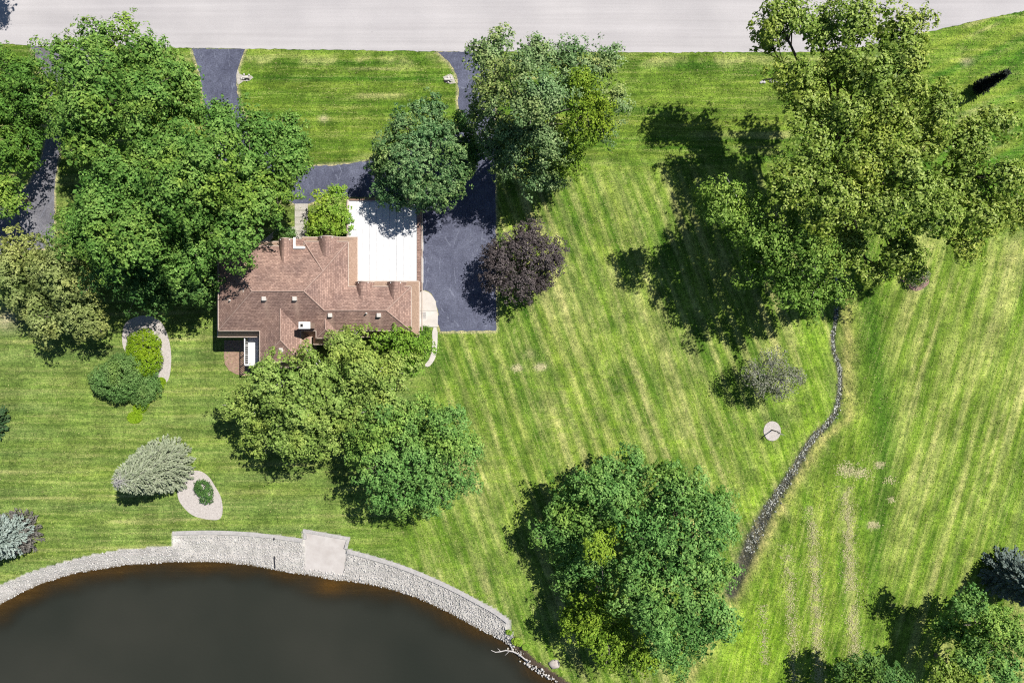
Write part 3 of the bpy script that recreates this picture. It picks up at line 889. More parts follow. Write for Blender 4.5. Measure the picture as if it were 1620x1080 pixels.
# garage wing with white flat roof
ga = W(549.8, 316.5, 3.3); gb_ = W(664.3, 453, 3.3)
GX0, GY1, GX1, GY0 = ga.x, ga.y, gb_.x, gb_.y - 0.3
garage = mesh_py('garage_wall', *(lambda vf: (vf[0], vf[1]))(box_vf(((GX0 + GX1) / 2, (GY0 + GY1) / 2, 1.44), (GX1 - GX0 - 0.3, GY1 - GY0 - 0.3, 3.48))), M['brick'], house)
flat = box('flat_roof', ((GX0 + GX1) / 2, (GY0 + GY1) / 2, 3.22), (GX1 - GX0, GY1 - GY0, 0.08), M['white_roof'], house)
npan = 10
pw = (GX1 - GX0 - 0.50) / npan
mem = None
for k in range(npan):
    x0 = GX0 + 0.17 + k * pw
    if mem is None:
        vv, ff = box_vf((0, 0, 0), (pw - 0.05, GY1 - GY0 - 0.45, 0.03))
        mem = bpy.data.meshes.new('roof_panel'); mem.from_pydata(vv, [], ff); mem.materials.append(M['white_roof'])
    o = bpy.data.objects.new('roof_panel', mem)
    link(o, flat)
    o.location = Vector((x0 + pw / 2, (GY0 + GY1) / 2, 3.285 + 0.012 * (k % 2))) - ORG[flat.name]
# parapet: shingled on the court side, thin metal on the others
box('parapet', (GX1 - 0.10, (GY0 + GY1) / 2, 3.12), (0.34, GY1 - GY0 + 0.3, 0.52), M['shingle'], house, uv=True)
box('parapet', (GX0 + 0.02, (GY0 + GY1) / 2 + 0.05, 3.2), (0.16, GY1 - GY0, 0.36), M['gutter'], house)
box('parapet', ((GX0 + GX1) / 2, GY1 + 0.02, 3.2), (GX1 - GX0 - 0.4, 0.16, 0.34), M['trim'], house)
tb = Tubes(); tb.add([(GX1 + 0.16, GY1, 2.9), (GX1 + 0.16, W(651, 523, 3.3).y, 2.9)], [0.06, 0.06], 6); tb.build('gutter', M['gutter'], house)
for yy in (GY0 + 2.2, GY0 + 5.6):
    gd = box('garage_door', (GX1 - 0.12, yy, 1.2), (0.08, 2.7, 2.3), M['white'], house)
    for q in range(4):
        box('panel', (GX1 - 0.08, yy, 0.36 + q * 0.56), (0.06, 2.5, 0.48), M['white'], gd)

# balcony with white deck and rail
b0 = W(392.5, 533, 2.5); b1 = W(408.5, 577.5, 2.5)
bal = thing('balcony', ((b0.x + b1.x) / 2, (b0.y + b1.y) / 2, 0), 'white railed balcony above the brick patio at the house corner', 'balcony')
box('deck', ((b0.x + b1.x) / 2, (b0.y + b1.y) / 2, 2.45), (b1.x - b0.x, b0.y - b1.y, 0.12), M['deck'], bal)
for x in (b0.x + 0.06, b1.x - 0.06):
    for y in (b0.y - 0.1, b1.y + 0.1):
        box('post', (x, y, 1.2), (0.12, 0.12, 2.4), M['white'], bal)
rl = box('top_rail', (b0.x + 0.02, (b0.y + b1.y) / 2, 3.45), (0.09, b0.y - b1.y, 0.06), M['white'], bal)
box('top_rail', ((b0.x + b1.x) / 2, b1.y + 0.03, 3.45), (b1.x - b0.x, 0.09, 0.06), M['white'], bal)
nb_n = 15
for k in range(nb_n):
    y = b1.y + 0.1 + (b0.y - b1.y - 0.2) * k / (nb_n - 1)
    box('baluster', (b0.x + 0.02, y, 2.97), (0.05 if k % 5 else 0.1, 0.05 if k % 5 else 0.1, 0.92), M['white'], bal)

pat = smooth_poly([(355, 540), (392, 538), (396, 596), (384, 595), (368, 592), (358, 584), (354, 570)], 1)
tag(slab('patio', wp([(355, 538), (395, 538), (395, 594), (383, 594), (372, 591), (362, 585), (356, 576), (354.5, 566)]), -0.05, 0.03, M['paver']), 'brick paved patio with rounded corner below the balcony', 'patio', kind='structure')

# front walk: five slabs
fw = thing('front_walk', W(477, 348, 0), 'straight pale concrete walk leading to the front door', 'walk')
ys = [322, 333, 344, 355, 366, 379]
for k in range(5):
    x0, x1 = 466.5, 487
    slab('walk_slab', wp([(x0, ys[k] + .35), (x1, ys[k] + .35), (x1, ys[k + 1] - .35), (x0, ys[k + 1] - .35)]), -0.05, 0.045 + 0.004 * (k % 2), M['walk'], fw)
# curved edging and bed beside it
arc = smooth_poly([(412, 384), (424, 374), (436, 364), (450, 360), (466, 359)], 2, False)
arc_in = [(x + (6 if i < len(arc) / 2 else 2), y + 4.5) for i, (x, y) in enumerate(arc)]
tag(slab('bed_edging', wp(arc + arc_in[::-1]), -0.05, 0.06, M['walk']), 'thin curved concrete edging round the small bed by the front walk', 'edging')
# side pad
pad_px = [(664, 459.5), (672, 460), (679, 463), (685, 469), (689, 476), (692, 486), (693, 497), (692.5, 516)]
sp = thing('side_pad', W(678, 490, 0), 'rounded pale concrete pad and path at the right side of the house', 'pad')
slab('pad_slab', wp(pad_px[:5] + [(691.6, 491), (664, 491)]), -0.05, 0.06, M['concrete'], sp)
slab('pad_slab', wp([(664, 491.5), (691.8, 491.5), (693, 497), (692.5, 517), (664, 517)]), -0.05, 0.057, M['concrete'], sp)
slab('path_slab', wp(smooth_poly([(684, 517.4), (692.5, 517.4), (692, 548), (690.5, 561), (686, 572), (678, 581), (671, 578), (678, 570), (682, 561), (684, 548)], 1)), -0.05, 0.054, M['concrete'], sp)
mat_ = thing('grate', W(671, 499, 0.06), 'small grey slatted grate lying on the rounded side pad', 'grate')
for k in range(5):
    box('slat', W(670, 494.5 + k * 2.1, 0.085), (0.5, 0.11, 0.03), M['kerb'], mat_)

# ------------------------------------------------------------------ shore: kerbs, landing, riprap
def strip_slab(name, px_line, width, z0, z1, mat, parent=None, side=1):
    pts = [W(x, y, 0).to_2d() for x, y in px_line]
    outp = []
    for i, p in enumerate(pts):
        d = (pts[min(i + 1, len(pts) - 1)] - pts[max(i - 1, 0)]).normalized()
        outp.append(p + Vector((-d.y, d.x)) * width * side)
    return slab(name, [tuple(p) for p in pts] + [tuple(p) for p in outp[::-1]], z0, z1, mat, parent)
kerb_w = thing('shore_kerb', W(370, 842, 0), 'flat concrete kerb above the riprap, left of the landing', 'kerb')
strip_slab('kerb_slab', smooth_poly([(273, 840), (310, 838.5), (350, 838.5), (395, 841), (440, 846), (479, 851.5)], 1, False), 0.42, -0.5, 0.06, M['kerb'], kerb_w, -1)
kerb_e = thing('shore_kerb', W(680, 912, 0), 'long curved concrete kerb above the riprap, right of the landing', 'kerb')
strip_slab('kerb_slab', smooth_poly([(550, 868), (585, 877), (620, 887.5), (655, 900), (690, 915), (720, 929), (750, 945), (785, 964), (806, 980)], 1, False), 0.45, -0.5, 0.06, M['kerb'], kerb_e, -1)
land = thing('boat_landing', W(515, 870, 0), 'square pinkish concrete landing sloping into the pond', 'landing')
A_ = W(483, 840, 0.05); B_ = W(551, 852, 0.05); C2 = W(542, 913, -0.98); D2_ = W(481, 901, -0.92)
mesh_py('ramp', [A_, B_, C2, D2_, A_ - Vector((0, 0, .5)), B_ - Vector((0, 0, .5)), C2 - Vector((0, 0, .4)), D2_ - Vector((0, 0, .4))],
        [(3, 2, 1, 0), (0, 1, 5, 4), (1, 2, 6, 5), (2, 3, 7, 6), (3, 0, 4, 7)], M['landing'], land)
strip_slab('kerb_slab', [(480, 836), (554, 849)], 0.35, -0.5, 0.10, M['kerb'], land, -1)
strip_slab('kerb_slab', [(480, 837), (480.5, 852)], 0.30, -0.5, 0.085, M['kerb'], land, 1)
strip_slab('kerb_slab', [(554, 850), (549.5, 868)], 0.32, -0.5, 0.085, M['kerb'], land, -1)

def rock_template(seed, sub=False):
    r = np.random.RandomState(seed)
    bm = bmesh.new()
    bmesh.ops.create_icosphere(bm, subdivisions=1 if not sub else 2, radius=1.0)
    v = np.array([q.co[:] for q in bm.verts]); f = np.array([[q.index for q in p.verts] for p in bm.faces])
    bm.free()
    v *= 1 + 0.28 * (r.rand(len(v), 1) - .5)
    return v, f
def scatter_rocks(name, pts, sizes, mat, label, cat, seed, zs=0.65):
    r = np.random.RandomState(seed)
    tmpl = [rock_template(s) for s in range(4)]
    V = []; F = []; nn = 0; T = []
    which = r.randint(0, 4, len(pts))
    for k in range(4):
        v, f = tmpl[k]
        sel = np.where(which == k)[0]
        m = len(sel)
        if not m: continue
        sc_ = sizes[sel][:, None] * (0.7 + 0.6 * r.rand(m, 3)); sc_[:, 2] *= zs
        a = r.rand(m) * 6.283
        vv = v[None] * sc_[:, None, :]
        x = vv[..., 0] * np.cos(a)[:, None] - vv[..., 1] * np.sin(a)[:, None]
        y = vv[..., 0] * np.sin(a)[:, None] + vv[..., 1] * np.cos(a)[:, None]
        vv = np.stack([x, y, vv[..., 2]], -1) + pts[sel][:, None, :]
        V.append(vv.reshape(-1, 3)); F.append((f[None] + (np.arange(m) * len(v))[:, None, None]).reshape(-1, 3) + nn)
        nn += m * len(v)
    o = mesh_np(name, np.concatenate(V), np.concatenate(F), mat)
    return tag(o, label, cat, kind='stuff')

def stone_mat(name, stops):
    m, nt, b, L = new_mat(name)
    isl = nt.nodes.new('ShaderNodeNewGeometry').outputs['Random Per Island']
    c = ramp(nt, isl, stops)
    p = worldpos(nt)
    c = mixc(nt, c, ramp(nt, noise(nt, p, 12, 3), [(0.3, (0.8, 0.8, 0.8)), (0.7, (1.15, 1.15, 1.15))]), 1.0, 'MULTIPLY')
    L.new(c, b.inputs['Base Color']); b.inputs['Roughness'].default_value = 0.9; b.inputs['Specular IOR Level'].default_value = 0.2
    return m
M['riprap'] = stone_mat('riprap_stones', [(0.0, (0.24, 0.23, 0.22)), (0.05, (0.43, 0.415, 0.40)), (0.5, (0.485, 0.47, 0.455)), (1.0, (0.57, 0.555, 0.54))])
M['wetstone'] = stone_mat('wet_stones', [(0.0, (0.035, 0.036, 0.036)), (0.30, (0.12, 0.125, 0.12)), (0.60, (0.26, 0.28, 0.24)), (1.0, (0.55, 0.56, 0.51))])
rs = np.random.RandomState(5)
bx0, bx1 = -58, 1; by0, by1 = -36, -19
cand = np.stack([rs.uniform(bx0, bx1, 60000), rs.uniform(by0, by1, 60000)], 1)
inb = inpoly(cand[:, 0], cand[:, 1], bank_poly)
cpx = cand[:, 0] * PPM + 810; cpy = 540 - cand[:, 1] * PPM
landing_poly = [(482, 836), (556, 848), (543, 906), (481, 894)]
onl = inpoly(cpx, cpy, landing_poly)
kd = dist_line(cand[:, 0], cand[:, 1], [tuple(W(x, y, 0))[:2] for x, y in top_px[9:22]])
capz = (cpx > 275) & (kd < 0.46)
sel = inb & ~onl & ~capz & (cpx < 810)
pts = cand[sel]
zz = np.array([zground(a, b) for a, b in pts])
sz = 0.038 + 0.065 * rs.rand(len(pts)) ** 3
big_ = dist_line(pts[:, 0], pts[:, 1], shore) < 1.0
sz[big_] *= 1.15
scatter_rocks('riprap_stones', np.column_stack([pts, zz + 0.02]), sz, M['riprap'], 'pale grey riprap stones lining the pond bank', 'stones', 7, 0.30)
# stream stones
sv_ = []
cum = [0]
for i in range(1, len(stream)): cum.append(cum[-1] + math.dist(stream[i], stream[i - 1]))
for k in range(2300):
    s = rs.uniform(0, cum[-1]); i = min(max(1, int(np.searchsorted(cum, s))), len(stream) - 1)
    f_ = (s - cum[i - 1]) / max(1e-6, cum[i] - cum[i - 1])
    ax, ay = stream[i - 1]; bx_, by_ = stream[i]
    dx, dy = bx_ - ax, by_ - ay; l = math.hypot(dx, dy) + 1e-9
    x = ax + dx * f_; y = ay + dy * f_
    py_ = 540 - y * PPM
    half = float(np.interp(py_, [430, 480, 560, 660, 760, 860, 950], [0.08, 0.18, 0.22, 0.30, 0.50, 0.72, 0.6]))
    o_ = rs.normal(0, 0.55) * half
    x += -dy / l * o_; y += dx / l * o_
    if py_ > 875 and rs.rand() < 0.9: continue
    sv_.append((x, y, zground(x, y) + 0.01))
sv_ = np.array(sv_)
scatter_rocks('stream_stones', sv_, 0.035 + 0.07 * rs.rand(len(sv_)) ** 2, M['wetstone'], 'dark and pale cobbles filling the winding stream bed', 'stones', 9)
# rocks on the eroded right bank
rk = []
for k in range(170):
    i = rs.randint(20, 25); f_ = rs.rand()
    a = shore[i]; b = shore[i + 1]
    x = a[0] + (b[0] - a[0]) * f_ + rs.normal(0, .28); y = a[1] + (b[1] - a[1]) * f_ + rs.normal(0, .28)
    rk.append((x, y, max(zground(x, y), WATER_Z - 0.08) + 0.03))
rk = np.array(rk)
scatter_rocks('bank_stones', rk, 0.05 + 0.12 * rs.rand(len(rk)) ** 2, M['riprap'], 'scattered stones along the eroded bank right of the riprap', 'stones', 13)

bv, bf = rock_template(3, True)
bc = W(877, 1050, 0.05)
tag(mesh_np('boulder', bv * np.array([0.62, 0.48, 0.35]) + np.array(bc), bf, M['boulder'], base=(bc.x, bc.y, 0), smooth=True), 'flat pinkish boulder on the grass by the pond corner', 'boulder')
# driftwood, hose
tb = Tubes()
lg = [(777, 1028, -1.02), (784, 1031, -1.0), (792, 1030, -0.98), (800, 1028, -0.92), (812, 1030, -0.86), (822, 1035, -0.75), (829, 1041, -0.55), (835, 1045, -0.40)]
tb.add([W(*q) for q in lg], [.03, .045, .06, .07, .08, .085, .08, .07], 7)
tb.add([W(792, 1030, -0.97), W(789, 1026.5, -0.9), W(787, 1025, -0.88)], [.04, .025, .012], 5)
tb.add([W(806, 1029, -0.9), W(802, 1033, -0.98), W(799, 1036, -1.05)], [.04, .03, .015], 5)
tag(tb.build('driftwood', M['bark_pale'], base=W(806, 1030, -1.0)), 'bleached bent tree limb lying in the pond margin', 'branch')
tb = Tubes(); hp = [(434, 879.5), (434.2, 885), (434.6, 890), (435.4, 898.5)]
tb.add([W(x, y, zground(*tuple(W(x, y, 0))[:2]) + 0.13) for x, y in hp], [.06] * 4, 7)
tag(tb.build('pipe', M['hose'], base=W(434, 888, -0.6)), 'black plastic pipe lying down the riprap slope', 'pipe')
tb = Tubes(); tb.add([W(433.5, 850, 0.14), W(433.8, 853.5, 0.10)], [.06, .06], 7)
tag(tb.build('pipe_stub', M['hose'], base=W(433.6, 852, 0)), 'short black pipe stub at the kerb above the riprap', 'pipe')
tb = Tubes(); tb.add([W(383, 889, -0.85), W(383.2, 894, -0.95)], [.035, .035], 6)
tag(tb.build('dark_stick', M['bark_dark'], base=W(383, 891, -1)), 'short dark stick at the water line left of the pipe', 'stick')

# ------------------------------------------------------------------ beds
oval = smooth_poly([(281, 770), (285, 755), (298, 745), (315, 743), (330, 752), (340, 768), (350, 785), (353, 805), (350, 822), (330, 822), (305, 816), (290, 802), (281, 788)], 2)
tag(slab('gravel_bed', wp(oval), -0.05, 0.03, M['gravel']), 'teardrop bed of pale gravel with one low shrub', 'gravel bed', kind='structure')
cres = smooth_poly([(200, 508), (216, 500), (238, 498), (256, 508), (266, 530), (271, 555), (271, 580), (267, 602), (259, 607), (248, 598), (230, 612), (210, 600), (200, 560), (193, 545), (194, 520)], 2)
tag(slab('island_bed', wp(cres), -0.05, 0.03, M['gravel']), 'crescent bed of pinkish gravel round the shrub island', 'gravel bed', kind='structure')
disc = [(1221.5 + 13.6 * math.cos(a), 681.5 + 15.6 * math.sin(a)) for a in np.linspace(0, 6.283, 40)[:-1]]
tag(slab('tree_ring', wp(disc), -0.05, 0.04, M['gravel']), 'round pale gravel ring in the lawn west of the stream', 'gravel bed', kind='structure')
mu = smooth_poly([(1420, 438), (1430, 430), (1446, 428), (1464, 436), (1472, 446), (1462, 456), (1448, 462), (1434, 452)], 2)
tag(slab('mulch_bed', wp(mu), -0.05, 0.03, M['mulch']), 'small reddish mulch bed at the edge of the big tree', 'mulch bed', kind='structure')

# culvert ends beside the driveways
def culvert(px, py, bed, label, sgn):
    t_ = thing('culvert_end', W(px, py, 0), label, 'culvert')
    slab('apron', wp(bed), -0.05, 0.035, M['walk'], t_)
    tb = Tubes(); c0 = W(px, py, 0.10)
    tb.add([c0 + Vector((-0.32, 0, 0)), c0 + Vector((0.32, 0, 0))], [0.14, 0.14], 10); tb.build('pipe_end', M['metal'], t_)
    box('painted_pipe_shadow', c0 + Vector((0, -0.2, -0.03)), (0.75, 0.12, 0.06), M['dark'], t_)  # dark strip laid beside the pipe as its painted shadow
    for q in range(7):
        v, f = rock_template(q)
        s = 0.10 + 0.06 * rs.rand()
        mesh_np('stone', v * s * np.array([1, 1, .6]) + np.array(W(px + rs.uniform(-7, 7), py + rs.uniform(-5, 6), 0.07)), f, M['riprap'], t_)
culvert(389, 122.5, [(376, 110), (379, 117), (386, 120), (397, 119.5), (401, 123), (395, 128), (385, 129), (378, 134), (375, 134), (374, 120)], 'culvert end with pale apron beside the left driveway arm', 1)
culvert(708, 126, [(701, 122), (712, 117), (716, 119), (719, 126), (721, 132), (713, 133), (705, 131)], 'culvert end with dark stones beside the right driveway arm', 1)

# undercut bank with stones under the big tree near the road
ub = thing('stone_ledge', W(1228, 126, 0), 'low curved stone headwall with undercut shade as a dark strip in the grass near the road', 'ledge')
ln_ = smooth_poly([(1206, 126.5), (1214, 124.5), (1224, 124.5), (1233, 126.5), (1240, 129), (1250, 128.5)], 1, False)
strip_slab('undercut_shade', ln_, 0.16, -0.1, 0.12, M['dark'], ub, -1)  # dark strip standing in for the shade under the bank edge
for q in range(16):
    v, f = rock_template(q)
    i = rs.randint(0, len(ln_)); x, y = ln_[i]
    mesh_np('stone', v * (0.11 + 0.09 * rs.rand()) * np.array([1, 1, .6]) + np.array(W(x + rs.uniform(-3, 3), y + 3.2 + rs.uniform(0, 3), 0.03)), f, M['riprap'], ub)

# ------------------------------------------------------------------ vegetation
def leaf_quads(pos, nrm, ln, wd, r, fold=0.25):
    m = len(pos)
    a = r.randn(m, 3); t1 = np.cross(nrm, a); t1 /= (np.linalg.norm(t1, axis=1, keepdims=True) + 1e-9)
    t2 = np.cross(nrm, t1)
    L_ = ln * (0.7 + 0.6 * r.rand(m, 1)); W_ = wd * (0.7 + 0.6 * r.rand(m, 1))
    v = np.stack([pos - t1 * L_ * .5, pos + t2 * W_ * .5 - nrm * W_ * fold * .5, pos + t1 * L_ * .5, pos - t2 * W_ * .5 - nrm * W_ * fold * .5], 1)
    return v.reshape(-1, 3)

def unit(a):
    return a / (np.linalg.norm(a, axis=-1, keepdims=True) + 1e-9)

class Leaves:
    def __init__(s): s.v = []; s.t = []
    def add(s, v, tint):
        s.v.append(v); s.t.append(np.repeat(tint, 4))
    def build(s, name, mat, parent):
        v = np.concatenate(s.v); t_ = np.concatenate(s.t)
        sd = (len(v) % 37)
        c0 = v[0::4].repeat(4, axis=0)
        hue = 0.55 * vnoise((c0[:, 0] + .4 * c0[:, 2]) * .22, c0[:, 1] * .22, 200 + sd) + 0.45 * vnoise((c0[:, 0] - .3 * c0[:, 2]) * .75, c0[:, 1] * .75, 240 + sd)
        hue = np.clip(0.5 + (hue - 0.5) * 1.5, 0, 1)
        f = np.arange(len(v)).reshape(-1, 4)
        return mesh_np(name, v, f, mat, parent, attrs={'tint': ('FLOAT', np.clip(t_, 0, 1)), 'hue': ('FLOAT', hue)})

def lobe_world(l):
    px, py, rp, h = l[:4]
    k = (1 - h / H) / PPM
    r = rp * k
    rz = l[4] if len(l) > 4 else r * 0.8
    c = W(px, py, h)
    return np.array([c.x, c.y, h - rz * 0.35]), r, rz

TRI = [0]
def tree(name, label, base_px, lobes, mat, seed, dens=5.0, rc=0.42, per=22, leaf=0.24, flat=0.75, jit=0.55, group=None, cat='tree', bark='bark', trunk_r=0.28, rag=0.24, inner=1.0, twigs=6, low=-0.2, wide=0.62, upb=0.35, twig_mat=None, outr=0.0, tint_hi=1.0, bough=0.0, cover_=0.88, bflat=0.55, cl_per=19, gap=0.43, gscale=0.40, hj=1.5):
    r = np.random.RandomState(seed)
    b = W(base_px[0], base_px[1], 0)
    b.z = zground(b.x, b.y)
    t_ = thing(name, b, label, cat, group)
    if bough > 0.45 and hj > 0:
        lobes = [(l[0], l[1], l[2], max(2.0, l[3] + r.uniform(-hj, hj))) + tuple(l[4:]) for l in lobes]
    LW = [lobe_world(l) for l in lobes]
    LV = Leaves()
    shell_pts = []
    for li, (c, R, RZ) in enumerate(LW):
        area = 2 * math.pi * R * (R + RZ) * 0.7
        if bough > 0:
            nC = max(7, int(area * 0.92 * cover_ / (math.pi * bough ** 2)))
        else:
            nC = int(area * dens)
        z = r.uniform(low, 1, nC); a = r.uniform(0, 6.283, nC)
        s = np.sqrt(1 - z * z)
        d = np.stack([s * np.cos(a), s * np.sin(a), z], 1)
        ph = r.uniform(0, 6.28, 6)
        nz = (np.sin(3 * a + ph[0]) * np.sin(4 * z + ph[1]) + np.sin(5 * a + ph[2] + 3 * z) * .7 + np.sin(8 * a + ph[3]) * np.sin(7 * z + ph[4]) * .6)
        depth = 0.42 * r.rand(nC) ** 2.2 if bough <= 0 else 0.30 * r.rand(nC) ** 1.8
        rad = (1 + rag * nz * 0.6) * (1 - depth) * (1 + outr * (r.rand(nC) ** 6))
        ext = np.array([R, R, RZ])
        if bough > 0: ext = np.maximum(ext - bough * 0.55, ext * 0.45)
        if bough > 0:
            q0 = c + d * ext
            gp = vnoise((q0[:, 0] + 0.6 * q0[:, 2]) * gscale, (q0[:, 1] - 0.4 * q0[:, 2]) * gscale, 90 + seed % 40)
            gp = 0.6 * gp + 0.4 * vnoise((q0[:, 0] - 0.3 * q0[:, 2]) * gscale * 2.1, q0[:, 1] * gscale * 2.1, 131 + seed % 40)
            rad = rad * (1 + 0.5 * rag * 2 * (gp - 0.5) * 2)
            pocket = gp < gap
            rad = np.where(pocket, rad * (0.42 + 0.25 * r.rand(nC)), rad)
        p = c + d * rad[:, None] * ext
        keep = np.ones(nC, bool)
        for lj, (c2, R2_, RZ2) in enumerate(LW):
            if lj == li: continue
            q = (p - c2) / np.array([R2_, R2_, RZ2])
            q2 = (q ** 2).sum(1)
            keep &= q2 > (0.60 if bough <= 0 else 0.5)
            if bough > 0: keep &= ~((q2 < 0.95) & (r.rand(nC) < 0.35))
        p = p[keep]; d = d[keep]
        if len(p) == 0: continue
        bt = None
        if bough > 0:
            nb_ = len(p)
            rb = bough * (0.6 + 0.75 * r.rand(nb_))
            kk = max(6, int(cl_per * (bough / 0.9) ** 2))
            zz_ = r.uniform(-0.35, 1, (nb_, kk)); aa = r.uniform(0, 6.283, (nb_, kk)); ss_ = np.sqrt(1 - zz_ ** 2)
            dd = np.stack([ss_ * np.cos(aa), ss_ * np.sin(aa), zz_], -1)
            rr_ = (0.80 + 0.35 * r.rand(nb_, kk)) * (1 + 0.22 * np.sin(3 * aa + r.uniform(0, 6.28, (nb_, 1))))
            pp = p[:, None, :] + dd * (rb[:, None] * rr_)[..., None] * np.array([1, 1, bflat])
            # boughs reach out and down from the crown
            tilt = unit(d * np.array([1, 1, 0.2]))
            pp = pp + tilt[:, None, :] * ((dd * tilt[:, None, :]).sum(-1) * 0.35 * rb[:, None])[..., None]
            bt = np.repeat(r.rand(nb_), kk)
            d = (0.35 * d[:, None, :] + 0.8 * dd).reshape(-1, 3)
            p = pp.reshape(-1, 3)
        p[:, 2] = np.maximum(p[:, 2], b.z + 0.15)
        shell_pts.append((li, p))
        m = len(p)
        crad = rc * (0.65 + 0.7 * r.rand(m))
        g = r.randn(m, per, 3); g /= np.maximum(1, np.linalg.norm(g, axis=2, keepdims=True) / 1.35)
        off = g * crad[:, None, None] * np.array([.8, .8, .8 * flat])
        pos = (p[:, None, :] + off).reshape(-1, 3)
        up = np.array([0, 0, 1.0])
        nr = unit(unit(d)[:, None, :] * 0.55 + unit(g) * 0.45 + up * upb + r.randn(m, per, 3) * jit).reshape(-1, 3)
        ct = r.rand(m)
        if bt is not None: ct = 0.55 * bt + 0.45 * ct
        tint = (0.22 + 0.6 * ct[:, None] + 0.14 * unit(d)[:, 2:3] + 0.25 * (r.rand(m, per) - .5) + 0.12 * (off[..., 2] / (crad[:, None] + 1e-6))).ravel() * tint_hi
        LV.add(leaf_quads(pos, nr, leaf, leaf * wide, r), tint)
        # inner foliage that closes the crown
        ni = int(inner * 34 * R * R)
        if ni > 0:
            q = unit(r.randn(ni, 3)) * (r.rand(ni, 1) ** 0.4) * 0.82
            pi = c + q * np.array([R, R, RZ]); pi[:, 2] = np.maximum(pi[:, 2], b.z + 0.1)
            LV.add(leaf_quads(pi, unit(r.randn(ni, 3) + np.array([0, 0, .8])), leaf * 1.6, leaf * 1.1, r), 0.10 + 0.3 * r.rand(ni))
    TRI[0] += sum(len(v) for v in LV.v) // 2
    # trunk and limbs
    tops = [Vector(c) for c, R, RZ in LW]
    zt = max(0.3, min(c.z for c in tops) * 0.55) if len(tops) > 1 else tops[0].z * .5
    cen = sum((c for c in tops), Vector((0, 0, 0))) / len(tops)
    fork = Vector((b.x + (cen.x - b.x) * .25, b.y + (cen.y - b.y) * .25, b.z + zt))
    tb = Tubes()
    tb.add([b - Vector((0, 0, .2)), b + Vector((0, 0, 0.25)), (b + fork) / 2 + Vector((.05, .03, 0)), fork], [trunk_r * 1.35, trunk_r, trunk_r * .85, trunk_r * .75], 8)
    br = Tubes()
    for li, (c, R, RZ) in enumerate(LW):
        c = Vector(c)
        mid = (fork + c) / 2 + Vector((r.uniform(-.3, .3), r.uniform(-.3, .3), 0.12 * (c - fork).length))
        k = min(1.0, R / 3.0) * 0.6 + .25
        tb.add([fork - Vector((0, 0, .1)), mid, c], [trunk_r * .62 * k, trunk_r * .42 * k, trunk_r * .25 * k], 6)
        for (lj, p) in shell_pts:
            if lj != li or len(p) == 0: continue
            for q in range(min(twigs, len(p))):
                e_ = Vector(p[r.randint(len(p))])
                s0 = c.lerp(mid, r.uniform(0, .5))
                mm = s0.lerp(e_, .5) + Vector((r.uniform(-.15, .15), r.uniform(-.15, .15), r.uniform(0, .25)))
                br.add([s0, mm, e_], [trunk_r * .17 * k + .012, trunk_r * .11 * k + .01, .012], 5)
    tb.build('trunk', M[bark], t_)
    if br.n: br.build('branches', M[twig_mat or bark], t_)['kind'] = 'stuff'
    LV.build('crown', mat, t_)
    return t_

